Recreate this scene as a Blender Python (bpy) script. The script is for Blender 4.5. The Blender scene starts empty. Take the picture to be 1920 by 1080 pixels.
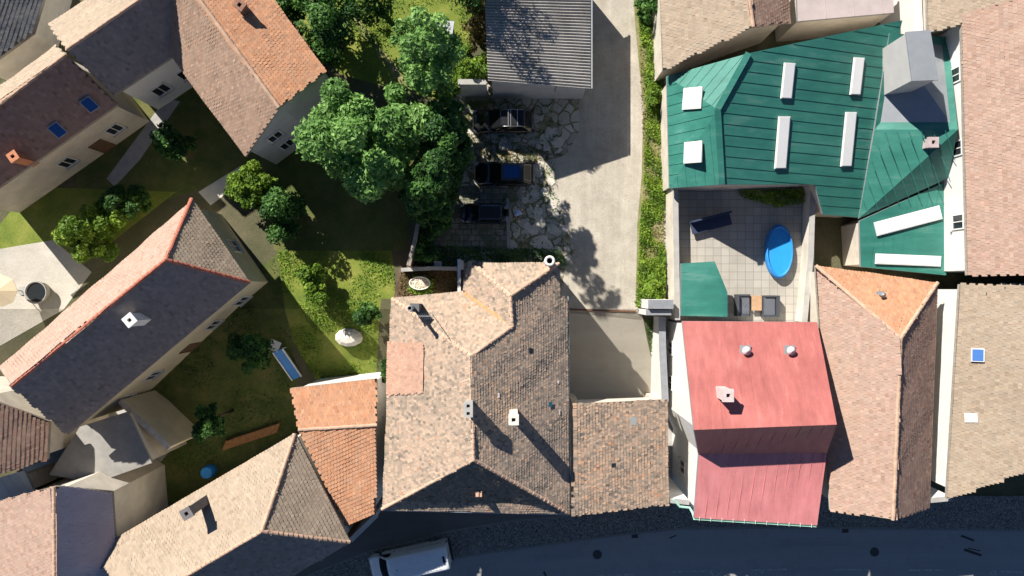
import bpy, bmesh, math, random
import numpy as np
from mathutils import Vector, Matrix
C = bpy.context.scene.collection
rnd = random.Random(7); DEBUG = False
R = math.radians

# ---------------------------------------------------------------- camera, sky, sun
CAM_H, SC = 55.0, 24.5          # flying height (m), photo pixels per metre at yard level
cd = bpy.data.cameras.new('camera'); cam = bpy.data.objects.new('camera', cd); C.objects.link(cam)
cam.location = (0, 0, CAM_H); cd.sensor_width = 36
cd.lens = 18 * CAM_H / (960 / SC); cd.clip_start = 1; cd.clip_end = 2000
bpy.context.scene.camera = cam
SUN_DIR = Vector((-0.632, 0.775, 0)).normalized()   # towards the sun, in plan
SUN_EL = R(35.8)
w = bpy.data.worlds.new('World'); bpy.context.scene.world = w; w.use_nodes = True
wn = w.node_tree; bg = wn.nodes['Background']
sky = wn.nodes.new('ShaderNodeTexSky'); sky.sky_type = 'NISHITA'; sky.sun_disc = False
sky.sun_elevation = SUN_EL; sky.sun_rotation = math.atan2(SUN_DIR.x, SUN_DIR.y)
wn.links.new(sky.outputs[0], bg.inputs[0]); bg.inputs[1].default_value = 0.05
sky.ozone_density = 4.5; sky.dust_density = 0.0; sky.air_density = 0.7
sd = bpy.data.lights.new('sun', 'SUN'); sd.energy = 5.0; sd.angle = R(0.5); sd.color = (1.0, 0.94, 0.85)
so = bpy.data.objects.new('sun', sd); C.objects.link(so)
ts = SUN_DIR * math.cos(SUN_EL) + Vector((0, 0, math.sin(SUN_EL)))
so.rotation_euler = ts.to_track_quat('Z', 'Y').to_euler()
so.location = (0, 0, 80)
vs = bpy.context.scene.view_settings
vs.view_transform = 'Standard'; vs.look = 'None'; vs.gamma = 1; vs.use_curve_mapping = False
vs.exposure = 0.92

# ---------------------------------------------------------------- placing
YA, YB, DROP = -1.6, -9.1, -3.0
def gz(y):
    """terrain: flat yard, a ramp down to the street"""
    if y >= YA: return 0.0
    if y <= YB: return DROP
    return DROP * (YA - y) / (YA - YB)
def P(px, py, z=0.0):
    k = 1 - z / CAM_H
    return Vector(((px - 960) / SC * k, (540 - py) / SC * k, z))
def G(px, py, lift=0.0):
    z = 0.0
    for _ in range(6):
        p = P(px, py, z); z = gz(p.y)
    p = P(px, py, z); p.z = gz(p.y) + lift
    return p

# ---------------------------------------------------------------- materials
def mat_new(name):
    m = bpy.data.materials.new(name); m.use_nodes = True
    nt = m.node_tree; b = nt.nodes['Principled BSDF']
    return m, nt, b
def N(nt, t, **kw):
    n = nt.nodes.new(t)
    for k, v in kw.items(): setattr(n, k, v)
    return n
def noise(nt, scale, detail=4, rough=.6, vec=None):
    n = N(nt, 'ShaderNodeTexNoise'); n.inputs['Scale'].default_value = scale
    n.inputs['Detail'].default_value = detail; n.inputs['Roughness'].default_value = rough
    if vec is None:
        g = N(nt, 'ShaderNodeNewGeometry'); vec = g.outputs['Position']
    nt.links.new(vec, n.inputs['Vector'])
    return n.outputs['Fac']
def ramp(nt, fac, stops):
    r = N(nt, 'ShaderNodeValToRGB'); e = r.color_ramp.elements
    while len(e) < len(stops): e.new(0.5)
    for i, (p, c) in enumerate(stops):
        e[i].position = p; e[i].color = (*c, 1) if len(c) == 3 else c
    nt.links.new(fac, r.inputs[0]); return r.outputs[0]
def mixc(nt, fac, a, b, mode='MIX'):
    m = N(nt, 'ShaderNodeMix', data_type='RGBA', blend_type=mode)
    for s, v in ((m.inputs[0], fac), (m.inputs[6], a), (m.inputs[7], b)):
        if isinstance(v, (int, float)): s.default_value = v
        elif isinstance(v, tuple): s.default_value = (*v, 1)
        else: nt.links.new(v, s)
    return m.outputs[2]
def math_(nt, op, a, b=None, c=None):
    m = N(nt, 'ShaderNodeMath', operation=op)
    for s, v in zip(m.inputs, (a, b, c)):
        if v is None: continue
        if isinstance(v, (int, float)): s.default_value = v
        else: nt.links.new(v, s)
    return m.outputs[0]
def bump(nt, b, h, strength=.4, dist=.05):
    n = N(nt, 'ShaderNodeBump'); n.inputs['Strength'].default_value = strength
    n.inputs['Distance'].default_value = dist
    nt.links.new(h, n.inputs['Height']); nt.links.new(n.outputs[0], b.inputs['Normal'])
def attr(nt, name):
    a = N(nt, 'ShaderNodeAttribute'); a.attribute_name = name; return a.outputs['Fac']

_mc = {}
def simple(name, col, rough=.7, var=.2, scale=3.0, metal=0.0, bmp=0.0, spec=.4, fine=25):
    if name in _mc: return _mc[name]
    m, nt, b = mat_new(name)
    n1 = noise(nt, scale); n2 = noise(nt, fine, 3)
    s = math_(nt, 'ADD', math_(nt, 'MULTIPLY', n1, .65), math_(nt, 'MULTIPLY', n2, .35))
    lo = tuple(c * (1 - var) for c in col); hi = tuple(min(1, c * (1 + var)) for c in col)
    nt.links.new(ramp(nt, s, [(.3, lo), (.7, hi)]), b.inputs['Base Color'])
    b.inputs['Roughness'].default_value = rough; b.inputs['Metallic'].default_value = metal
    b.inputs['Specular IOR Level'].default_value = spec
    if bmp: bump(nt, b, n2, bmp, .03)
    _mc[name] = m; return m
def tiles_mat(name, stops, patch=.5, pscale=.35, stretch=(1, 1, 1)):
    """clay tiles: each tile has its own tint, shifted by weather patches; 'grey' = lichen"""
    m, nt, b = mat_new(name)
    g = N(nt, 'ShaderNodeNewGeometry')
    mp = N(nt, 'ShaderNodeMapping'); mp.inputs['Scale'].default_value = stretch
    nt.links.new(g.outputs['Position'], mp.inputs['Vector'])
    n1 = noise(nt, pscale, 5, .65, mp.outputs[0]); n2 = noise(nt, 14, 4, .7); n3 = noise(nt, 2.2, 3, .6, mp.outputs[0])
    t = attr(nt, 'tint')
    v = math_(nt, 'ADD', math_(nt, 'MULTIPLY', t, 1 - patch),
              math_(nt, 'MULTIPLY', math_(nt, 'MULTIPLY_ADD', math_(nt, 'ADD', math_(nt, 'MULTIPLY', n1, .6), math_(nt, 'MULTIPLY', n3, .4)), 2.6, -.8), patch))
    col = ramp(nt, v, stops)
    lich = ramp(nt, math_(nt, 'ADD', n2, math_(nt, 'MULTIPLY', n3, .5)), [(.60, (0, 0, 0)), (.85, (1, 1, 1))])
    col = mixc(nt, math_(nt, 'MULTIPLY', lich, .45), col, (.20, .185, .155))
    col = mixc(nt, attr(nt, 'grey'), col, mixc(nt, t, (.075, .068, .062), (.30, .26, .225)))
    nt.links.new(col, b.inputs['Base Color']); b.inputs['Roughness'].default_value = .88
    b.inputs['Specular IOR Level'].default_value = .25
    bump(nt, b, n2, .5, .02)
    return m
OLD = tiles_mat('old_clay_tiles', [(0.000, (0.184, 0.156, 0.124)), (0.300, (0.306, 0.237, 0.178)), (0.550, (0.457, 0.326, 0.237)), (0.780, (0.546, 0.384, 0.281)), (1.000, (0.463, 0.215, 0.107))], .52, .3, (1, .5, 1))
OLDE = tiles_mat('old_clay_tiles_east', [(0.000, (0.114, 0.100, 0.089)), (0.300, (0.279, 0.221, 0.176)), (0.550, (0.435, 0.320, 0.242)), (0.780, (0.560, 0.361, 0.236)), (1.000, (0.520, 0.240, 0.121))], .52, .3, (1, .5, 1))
OLD_SHADE = tiles_mat('old_clay_tiles_shade', [(0, (.055, .05, .047)), (.4, (.12, .10, .085)), (.8, (.20, .15, .12)), (1, (.30, .16, .10))], .5, .35)  # street-side hip: its shade is put into these darkened tile colours
GATE = tiles_mat('gate_clay_tiles', [(0.000, (0.125, 0.106, 0.092)), (0.300, (0.260, 0.192, 0.144)), (0.600, (0.385, 0.260, 0.183)), (0.850, (0.481, 0.279, 0.164)), (1.000, (0.500, 0.192, 0.087))], .45, .3)
ORANGE = tiles_mat('orange_tiles', [(0.000, (0.415, 0.180, 0.090)), (0.500, (0.523, 0.244, 0.126)), (1.000, (0.596, 0.307, 0.171))], .4, .25)
PINK = tiles_mat('pink_tiles', [(0.000, (0.335, 0.201, 0.148)), (0.500, (0.416, 0.268, 0.208)), (1.000, (0.470, 0.322, 0.255))], .4, .2)
TAN = tiles_mat('tan_tiles', [(0.000, (0.275, 0.203, 0.145)), (0.500, (0.378, 0.290, 0.210)), (1.000, (0.435, 0.348, 0.261))], .5, .25)
TERRA = tiles_mat('faded_terracotta_tiles', [(0, (.26, .155, .105)), (.5, (.36, .225, .155)), (1, (.43, .28, .20))], .4, .25)
BROWN = tiles_mat('brown_tiles', [(0, (.24, .13, .09)), (.5, (.34, .20, .15)), (1, (.42, .27, .20))], .4, .25)
GREYT_SHADE = tiles_mat('shade_grey_tiles', [(0, (.16, .14, .14)), (.5, (.24, .21, .21)), (1, (.32, .27, .26))], .4, .3)  # grey tones carry the shade of the south-east slopes
CAPM = simple('ridge_clay', (.46, .31, .22), .85, .3, 2.5)
MORTAR = simple('lime_mortar', (.55, .47, .38), .9, .25, 3)
PLASTER = simple('pale_plaster', (.56, .51, .43), .9, .22, .9, bmp=.15)
WHITEP = simple('white_plaster', (.64, .63, .61), .85, .08, .8)
GREYP = simple('grey_plaster', (.42, .43, .44), .9, .15, .9)
CONC = simple('concrete', (.36, .35, .33), .9, .2, 1.5, bmp=.2)
CONCL = simple('pale_concrete', (.55, .52, .46), .9, .15, 1.5, bmp=.2)
BRICK = simple('old_brick', (.24, .13, .09), .9, .4, 6, bmp=.4)
STONE = simple('pale_stone', (.60, .53, .42), .9, .3, 3, bmp=.4)
DARKM = simple('dark_void', (.012, .012, .012), .9, .1)
WOOD = simple('grey_wood', (.28, .25, .21), .85, .3, 4)
TRUNK = simple('bark', (.11, .08, .055), .95, .35, 6, bmp=.5)
ZINC = simple('grey_zinc', (.30, .32, .34), .55, .12, 1.2, .3)
GUTTER = simple('mint_gutter', (.36, .62, .50), .5, .1, 2)
def sheet_metal(name, col, ang=(2.2, .25, 1)):
    m, nt, b = mat_new(name); g = N(nt, 'ShaderNodeNewGeometry'); mp = N(nt, 'ShaderNodeMapping'); mp.inputs['Scale'].default_value = ang
    nt.links.new(g.outputs['Position'], mp.inputs['Vector']); n1 = noise(nt, 1.1, 5, .65, mp.outputs[0]); n2 = noise(nt, .35, 4); n3 = noise(nt, 11, 4, .7)
    v = math_(nt, 'ADD', math_(nt, 'MULTIPLY', n1, .45), math_(nt, 'ADD', math_(nt, 'MULTIPLY', n2, .35), math_(nt, 'MULTIPLY', n3, .2)))
    c = ramp(nt, v, [(.34, tuple(x * .72 for x in col)), (.5, col), (.66, tuple(min(1, x * 1.22 + .012) for x in col))])
    c = mixc(nt, math_(nt, 'MULTIPLY', ramp(nt, n1, [(.58, (0, 0, 0)), (.75, (1, 1, 1))]), .22), c, (.30, .28, .25))
    nt.links.new(c, b.inputs['Base Color']); b.inputs['Specular IOR Level'].default_value = .45
    nt.links.new(ramp(nt, n2, [(.3, (.38, .38, .38)), (.7, (.6, .6, .6))]), b.inputs['Roughness']); bump(nt, b, n2, .25, .15); return m
GREEN = sheet_metal('green_metal', (.030, .165, .130), (.25, 1.6, 1))
RED = sheet_metal('red_metal', (.37, .118, .105))
RED2 = sheet_metal('pink_red_metal', (.60, .215, .215))
WHITE = simple('white_paint', (.78, .78, .76), .4, .05, 1)
BLACKP = simple('black_plastic', (.015, .015, .017), .6, .1)
STEEL = simple('steel', (.55, .55, .55), .35, .1, 3, .9)
TYRE = simple('tyre_rubber', (.018, .018, .018), .9, .1)
BLUE = simple('blue_plastic', (.02, .22, .62), .4, .1, 1)
FRAMEW = simple('window_frame_white', (.7, .69, .66), .5, .05)
DOORW = simple('brown_door', (.16, .09, .05), .6, .2)
CREAM = simple('cream_canvas', (.66, .54, .36), .9, .08)
RUST = simple('rusty_iron', (.12, .055, .03), .8, .3, 6)
def glass_mat(name, col=(.02, .025, .03), rough=.06):
    m, nt, b = mat_new(name); b.inputs['Base Color'].default_value = (*col, 1)
    b.inputs['Roughness'].default_value = rough; b.inputs['Specular IOR Level'].default_value = .3
    n = noise(nt, 2.0); bump(nt, b, n, .03, .02); return m
PANE = glass_mat('window_pane'); CARGLASS = glass_mat('car_glass', (.008, .010, .011), .03)
BLUEGLASS = glass_mat('blue_tinted_glass', (.012, .06, .22), .05)
SKYL = simple('opal_skylight', (.80, .80, .78), .35, .04, 1)
def paint(name, col, rough=.25, coat=1.0):
    m, nt, b = mat_new(name); n = noise(nt, 3)
    nt.links.new(ramp(nt, n, [(.3, tuple(c * .9 for c in col)), (.7, col)]), b.inputs['Base Color'])
    b.inputs['Roughness'].default_value = rough; b.inputs['Coat Weight'].default_value = coat
    b.inputs['Coat Roughness'].default_value = .05; return m
CARBLACK = paint('black_car_paint', (.006, .006, .008)); CARNAVY = paint('dark_blue_car_paint', (.012, .016, .032))
VANW = paint('white_van_paint', (.82, .83, .84), .35, .6)
LAMP_R = paint('red_lamp', (.10, .006, .005)); LAMP_W = paint('clear_lamp', (.5, .52, .54), .1)
def leaf_mat(name, a, b_, c):
    m, nt, b = mat_new(name)
    col = ramp(nt, attr(nt, 'tint'), [(0, a), (.6, b_), (1, c)])
    nt.links.new(col, b.inputs['Base Color']); b.inputs['Roughness'].default_value = .55
    b.inputs['Specular IOR Level'].default_value = .3
    tr = N(nt, 'ShaderNodeBsdfTranslucent'); nt.links.new(col, tr.inputs[0])
    mx = N(nt, 'ShaderNodeMixShader'); mx.inputs[0].default_value = .34
    nt.links.new(b.outputs[0], mx.inputs[1]); nt.links.new(tr.outputs[0], mx.inputs[2])
    nt.links.new(mx.outputs[0], nt.nodes['Material Output'].inputs[0]); return m
LEAF = leaf_mat('green_leaves', (.025, .07, .015), (.055, .14, .025), (.13, .25, .04))
LEAFD = leaf_mat('dark_leaves', (.022, .07, .016), (.055, .15, .03), (.15, .30, .06))
LEAFB = leaf_mat('bright_leaves', (.07, .15, .014), (.16, .27, .025), (.29, .41, .05))
LEAFW = leaf_mat('walnut_leaves', (.09, .20, .045), (.19, .36, .09), (.29, .48, .14))
LEAFDRY = leaf_mat('dry_leaves', (.09, .07, .02), (.16, .13, .04), (.25, .2, .07))

def yard_mat():
    m, nt, b = mat_new('broken_stone_paving')
    g = N(nt, 'ShaderNodeNewGeometry')
    nz = N(nt, 'ShaderNodeTexNoise'); nz.inputs['Scale'].default_value = 1.3; nt.links.new(g.outputs['Position'], nz.inputs['Vector'])
    ad = N(nt, 'ShaderNodeVectorMath', operation='MULTIPLY_ADD'); ad.inputs[1].default_value = (.5, .5, 0)
    nt.links.new(nz.outputs['Color'], ad.inputs[0]); nt.links.new(g.outputs['Position'], ad.inputs[2])
    fl = N(nt, 'ShaderNodeVectorMath', operation='MULTIPLY'); fl.inputs[1].default_value = (1, 1, 0); nt.links.new(ad.outputs[0], fl.inputs[0])
    vo = N(nt, 'ShaderNodeTexVoronoi', feature='DISTANCE_TO_EDGE'); vo.inputs['Scale'].default_value = 1.25
    vc = N(nt, 'ShaderNodeTexVoronoi'); vc.inputs['Scale'].default_value = 1.25
    for v in (vo, vc): nt.links.new(fl.outputs[0], v.inputs['Vector'])
    n1 = noise(nt, .5, 4); n2 = noise(nt, 9, 5, .7); n3 = noise(nt, 1.6, 4)
    cell = N(nt, 'ShaderNodeSeparateColor'); nt.links.new(vc.outputs['Color'], cell.inputs[0])
    stone = mixc(nt, cell.outputs[0], (.36, .34, .30), (.66, .62, .53))
    stone = mixc(nt, math_(nt, 'MULTIPLY', n2, .5), stone, (.30, .27, .22))
    dirt = mixc(nt, ramp(nt, n3, [(.42, (0, 0, 0)), (.6, (1, 1, 1))]), (.30, .25, .17), (.10, .12, .035))
    edge = ramp(nt, math_(nt, 'ADD', vo.outputs['Distance'], math_(nt, 'MULTIPLY_ADD', n2, .10, -.05)), [(.045, (0, 0, 0)), (.075, (1, 1, 1))])
    bury = ramp(nt, math_(nt, 'ADD', math_(nt, 'MULTIPLY', cell.outputs[1], .5), math_(nt, 'MULTIPLY', n1, .6)), [(.36, (0, 0, 0)), (.44, (1, 1, 1))])
    k = math_(nt, 'MULTIPLY', edge, bury)
    nt.links.new(mixc(nt, k, dirt, stone), b.inputs['Base Color']); b.inputs['Roughness'].default_value = .92
    bump(nt, b, math_(nt, 'ADD', math_(nt, 'MULTIPLY', k, .7), math_(nt, 'MULTIPLY', n2, .4)), .6, .05); return m
YARD = yard_mat()
def block_mat():
    m, nt, b = mat_new('square_block_paving')
    g = N(nt, 'ShaderNodeNewGeometry')
    br = N(nt, 'ShaderNodeTexBrick'); br.inputs['Scale'].default_value = 1.0
    br.inputs['Brick Width'].default_value = .62; br.inputs['Row Height'].default_value = .45; br.inputs['Mortar Size'].default_value = .03
    br.inputs['Color1'].default_value = (.20, .185, .165, 1); br.inputs['Color2'].default_value = (.34, .315, .27, 1); br.inputs['Mortar'].default_value = (.055, .06, .03, 1)
    nt.links.new(g.outputs['Position'], br.inputs['Vector'])
    n2 = noise(nt, 8, 5, .7); n1 = noise(nt, .8, 5)
    c = mixc(nt, ramp(nt, n1, [(.45, (0, 0, 0)), (.62, (1, 1, 1))]), br.outputs['Color'], (.13, .13, .07))
    c = mixc(nt, math_(nt, 'MULTIPLY', n2, .5), c, (.20, .18, .14))
    nt.links.new(c, b.inputs['Base Color']); b.inputs['Roughness'].default_value = .92
    bump(nt, b, math_(nt, 'SUBTRACT', n2, br.outputs['Fac']), .5, .03); return m
BLOCKS = block_mat()
def gravel_mat():
    m, nt, b = mat_new('packed_gravel')
    n1 = noise(nt, .35, 5); n2 = noise(nt, 7, 6, .75); n3 = noise(nt, 1.1, 6, .65)
    g = N(nt, 'ShaderNodeNewGeometry'); mp = N(nt, 'ShaderNodeMapping'); mp.inputs['Scale'].default_value = (1.4, .12, 1)
    nt.links.new(g.outputs['Position'], mp.inputs['Vector']); n4 = noise(nt, 1, 4, .6, mp.outputs[0])
    c = ramp(nt, math_(nt, 'ADD', math_(nt, 'MULTIPLY', n1, .35), math_(nt, 'ADD', math_(nt, 'MULTIPLY', n3, .35), math_(nt, 'MULTIPLY', n4, .3))), [(.36, (.31, .278, .225)), (.5, (.41, .372, .308)), (.62, (.50, .46, .385))])
    c = mixc(nt, ramp(nt, n2, [(.36, (1, 1, 1)), (.50, (0, 0, 0))]), c, mixc(nt, .35, c, (.18, .155, .12)))
    sp = noise(nt, 22, 2); c = mixc(nt, ramp(nt, sp, [(.66, (0, 0, 0)), (.72, (1, 1, 1))]), c, (.62, .58, .5))
    nt.links.new(c, b.inputs['Base Color']); b.inputs['Roughness'].default_value = .95; bump(nt, b, n2, .5, .04); return m
GRAVEL = gravel_mat()
def asphalt_mat(name, lo, hi, bluish=1.0, streak=True):
    m, nt, b = mat_new(name)
    g = N(nt, 'ShaderNodeNewGeometry'); mp = N(nt, 'ShaderNodeMapping'); mp.inputs['Scale'].default_value = (.08, 1.0, 1)
    nt.links.new(g.outputs['Position'], mp.inputs['Vector'])
    n1 = noise(nt, .9, 5, .6, mp.outputs[0]); n2 = noise(nt, 18, 5, .8); n3 = noise(nt, .5, 4)
    v = math_(nt, 'ADD', math_(nt, 'MULTIPLY', n1, .35), math_(nt, 'ADD', math_(nt, 'MULTIPLY', n2, .4), math_(nt, 'MULTIPLY', n3, .25)))
    c = ramp(nt, v, [(.36, lo), (.64, hi)])
    c = mixc(nt, math_(nt, 'MULTIPLY', ramp(nt, n3, [(.55, (0, 0, 0)), (.62, (1, 1, 1))]), .25), c, tuple(x * .72 for x in lo))
    nt.links.new(c, b.inputs['Base Color']); b.inputs['Roughness'].default_value = .85; bump(nt, b, n2, .3, .02); return m
ASPH = asphalt_mat('asphalt', (.23, .23, .23), (.31, .308, .304))
ASPHD = asphalt_mat('dark_asphalt_apron', (.12, .112, .10), (.17, .16, .148))
def cobble_mat():
    m, nt, b = mat_new('small_cobbles'); g = N(nt, 'ShaderNodeNewGeometry')
    vo = N(nt, 'ShaderNodeTexVoronoi', feature='DISTANCE_TO_EDGE'); vc = N(nt, 'ShaderNodeTexVoronoi')
    for v in (vo, vc): v.inputs['Scale'].default_value = 7.0; nt.links.new(g.outputs['Position'], v.inputs['Vector'])
    s = N(nt, 'ShaderNodeSeparateColor'); nt.links.new(vc.outputs['Color'], s.inputs[0])
    n1 = noise(nt, .7, 4)
    c = mixc(nt, s.outputs[0], (.17, .16, .15), (.36, .345, .32))
    c = mixc(nt, ramp(nt, s.outputs[1], [(.93, (0, 0, 0)), (.96, (1, 1, 1))]), c, (.30, .27, .20))
    c = mixc(nt, ramp(nt, vo.outputs['Distance'], [(.03, (1, 1, 1)), (.1, (0, 0, 0))]), c, (.03, .03, .026))
    c = mixc(nt, math_(nt, 'MULTIPLY', n1, .5), c, (.075, .07, .06))
    nt.links.new(c, b.inputs['Base Color']); b.inputs['Roughness'].default_value = .85
    bump(nt, b, vo.outputs['Distance'], .5, .03); return m
COBBLE = cobble_mat()
def court_mat():
    m, nt, b = mat_new('court_slabs'); g = N(nt, 'ShaderNodeNewGeometry'); br = N(nt, 'ShaderNodeTexBrick'); br.offset = 0; nt.links.new(g.outputs['Position'], br.inputs['Vector'])
    br.inputs['Scale'].default_value = 1; br.inputs['Brick Width'].default_value = .6; br.inputs['Row Height'].default_value = .6; br.inputs['Mortar Size'].default_value = .018
    br.inputs['Color1'].default_value = (.33, .31, .275, 1); br.inputs['Color2'].default_value = (.40, .378, .335, 1); br.inputs['Mortar'].default_value = (.17, .155, .13, 1)
    n1 = noise(nt, .7, 5); n2 = noise(nt, 7, 4, .7)
    c = mixc(nt, math_(nt, 'MULTIPLY', ramp(nt, n1, [(.45, (0, 0, 0)), (.68, (1, 1, 1))]), .4), br.outputs['Color'], (.22, .205, .17)); c = mixc(nt, math_(nt, 'MULTIPLY', n2, .3), c, (.42, .39, .34))
    nt.links.new(c, b.inputs['Base Color']); b.inputs['Roughness'].default_value = .9; bump(nt, b, n2, .2, .02); return m
def ground_mat(name, a, b_, c_, s1=.4, s2=6):
    m, nt, b = mat_new(name); n1 = noise(nt, s1, 5); n2 = noise(nt, s2, 5, .75)
    v = math_(nt, 'ADD', math_(nt, 'MULTIPLY', n1, .6), math_(nt, 'MULTIPLY', n2, .4))
    nt.links.new(ramp(nt, v, [(.35, a), (.5, b_), (.66, c_)]), b.inputs['Base Color'])
    b.inputs['Roughness'].default_value = .95; bump(nt, b, n2, .6, .06); return m
SOIL = ground_mat('garden_soil', (.05, .06, .02), (.09, .085, .045), (.14, .12, .07))
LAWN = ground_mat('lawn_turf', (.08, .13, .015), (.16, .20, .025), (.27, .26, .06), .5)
LAWN_SHADE = ground_mat('shaded_turf', (.05, .08, .014), (.09, .11, .025), (.16, .14, .05), .7)  # turf colours darkened for the gardens lying in shadow
VERGE = ground_mat('verge_soil', (.10, .13, .03), (.20, .20, .07), (.36, .31, .20), .6)
PATIO = ground_mat('patio_slabs', (.38, .35, .30), (.46, .43, .37), (.54, .50, .44), .6)
DEBRIS = ground_mat('leaf_litter', (.035, .022, .014), (.10, .06, .038), (.20, .14, .09), 1.2, 9)
def tile_new_mat():
    return tiles_mat('new_clay_tiles', [(0, (.40, .22, .155)), (.5, (.50, .285, .20)), (1, (.57, .345, .25))], .4, .4)
NEWT = tile_new_mat()

# ---------------------------------------------------------------- objects
def tag(o, label=None, cat=None, group=None, kind=None):
    for k, v in (('label', label), ('category', cat), ('group', group), ('kind', kind)):
        if v: o[k] = v
    return o
def empty(name, loc, label, cat, group=None, rz=0):
    o = bpy.data.objects.new(name, None); C.objects.link(o); o.location = loc; o.rotation_euler.z = rz
    o.empty_display_size = .3
    return tag(o, label, cat, group)
class MB:
    """collects faces of ONE mesh; coordinates are world ones unless a root is local"""
    def __init__(s): s.v = []; s.f = []; s.mi = []; s.m = 0
    def add(s, vs, fs):
        o = len(s.v); s.v += [tuple(v) for v in vs]; s.f += [tuple(i + o for i in f) for f in fs]; s.mi += [s.m] * len(fs)
    def poly(s, pts): s.add(pts, [tuple(range(len(pts)))])
    def box(s, c, d, rz=0, axes=None):
        c = Vector(c); m = Matrix.Rotation(rz, 3, 'Z') if axes is None else axes
        vs = [c + m @ Vector((x * d[0] / 2, y * d[1] / 2, z * d[2] / 2)) for x in (-1, 1) for y in (-1, 1) for z in (-1, 1)]
        s.add(vs, [(0, 1, 3, 2), (4, 6, 7, 5), (0, 4, 5, 1), (2, 3, 7, 6), (0, 2, 6, 4), (1, 5, 7, 3)])
    def bar(s, a, b, wd, ht, up=Vector((0, 0, 1))):
        a, b = Vector(a), Vector(b); x = (b - a); L = x.length
        if L < 1e-6: return
        x.normalize(); y = up.cross(x)
        if y.length < 1e-4: y = Vector((0, 1, 0)).cross(x)
        y.normalize(); z = x.cross(y)
        s.box((a + b) / 2, (L, wd, ht), axes=Matrix((x, y, z)).transposed())
    def prism(s, pts, z0, z1=None):
        """pts: plan polygon; z0/z1 floats or lists"""
        n = len(pts); a = z0 if isinstance(z0, (list, tuple)) else [z0] * n; b = z1 if isinstance(z1, (list, tuple)) else [z1] * n
        vs = [(p[0], p[1], a[i]) for i, p in enumerate(pts)] + [(p[0], p[1], b[i]) for i, p in enumerate(pts)]
        s.add(vs, [tuple(range(n - 1, -1, -1)), tuple(range(n, 2 * n))] + [(i, (i + 1) % n, n + (i + 1) % n, n + i) for i in range(n)])
    def tube(s, pts, r, n=8, cap=True):
        pts = [Vector(p) for p in pts]; rs = r if isinstance(r, (list, tuple)) else [r] * len(pts); vs = []; fs = []
        for i, p in enumerate(pts):
            d = (pts[min(i + 1, len(pts) - 1)] - pts[max(i - 1, 0)])
            d = d.normalized() if d.length > 1e-9 else Vector((0, 0, 1))
            x = d.cross(Vector((0, 0, 1)))
            if x.length < 1e-3: x = Vector((1, 0, 0))
            x.normalize(); y = d.cross(x)
            vs += [p + (x * math.cos(2 * math.pi * k / n) + y * math.sin(2 * math.pi * k / n)) * rs[i] for k in range(n)]
        for i in range(len(pts) - 1):
            fs += [(i * n + k, i * n + (k + 1) % n, (i + 1) * n + (k + 1) % n, (i + 1) * n + k) for k in range(n)]
        if cap: fs += [tuple(range(n - 1, -1, -1)), tuple(range((len(pts) - 1) * n, len(pts) * n))]
        s.add(vs, fs)
    def lathe(s, c, prof, n=24, axis='Z', sx=1, sy=1):
        c = Vector(c); vs = []; fs = []; m = len(prof)
        for k in range(n):
            a = 2 * math.pi * k / n
            for r, h in prof:
                if axis == 'Z': vs.append(c + Vector((r * math.cos(a) * sx, r * math.sin(a) * sy, h)))
                else: vs.append(c + Vector((r * math.cos(a), h, r * math.sin(a))))
        for k in range(n):
            for i in range(m - 1):
                fs.append((k * m + i, ((k + 1) % n) * m + i, ((k + 1) % n) * m + i + 1, k * m + i + 1))
        s.add(vs, fs)
    def build(s, name, mats, parent=None, smooth=False, local=False, fix=True):
        me = bpy.data.meshes.new(name)
        off = Vector((0, 0, 0))
        if parent is not None and not local:
            p = parent
            while p is not None: off = off + p.location; p = p.parent
        vs = [(v[0] - off.x, v[1] - off.y, v[2] - off.z) for v in s.v]
        me.from_pydata(vs, [], s.f); me.update()
        ms = mats if isinstance(mats, (list, tuple)) else [mats]
        for m in ms: me.materials.append(m)
        if len(ms) > 1: me.polygons.foreach_set('material_index', s.mi)
        if smooth: me.polygons.foreach_set('use_smooth', [True] * len(me.polygons))
        if fix:
            b = bmesh.new(); b.from_mesh(me); bmesh.ops.recalc_face_normals(b, faces=b.faces); b.to_mesh(me); b.free()
        o = bpy.data.objects.new(name, me); C.objects.link(o)
        if parent is not None: o.parent = parent
        return o
def np_mesh(name, V, F, mat, parent=None, attrs=None, smooth=False):
    """V (n,3), F list of loops per face as (k, m) int arrays; attrs: {name: per-face values}"""
    me = bpy.data.meshes.new(name)
    Fl = F if isinstance(F, list) else [F]
    nl = sum(f.size for f in Fl); nf = sum(len(f) for f in Fl)
    off = np.zeros(3); p = parent
    while p is not None: off += np.array(p.location); p = p.parent
    me.vertices.add(len(V)); me.vertices.foreach_set('co', (V - off).astype(np.float32).ravel())
    me.loops.add(nl); me.loops.foreach_set('vertex_index', np.concatenate([f.ravel() for f in Fl]).astype(np.int32))
    tot = np.concatenate([np.full(len(f), f.shape[1]) for f in Fl]); st = np.concatenate([[0], np.cumsum(tot)[:-1]])
    me.polygons.add(nf); me.polygons.foreach_set('loop_start', st.astype(np.int32))
    me.update(calc_edges=True); me.validate()
    me.materials.append(mat)
    me.polygons.foreach_set('use_smooth', [smooth] * nf)
    for k, vals in (attrs or {}).items():
        a = me.attributes.new(k, 'FLOAT', 'FACE'); a.data.foreach_set('value', np.asarray(vals, np.float32))
    o = bpy.data.objects.new(name, me); C.objects.link(o)
    if parent is not None: o.parent = parent
    return o

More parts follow.
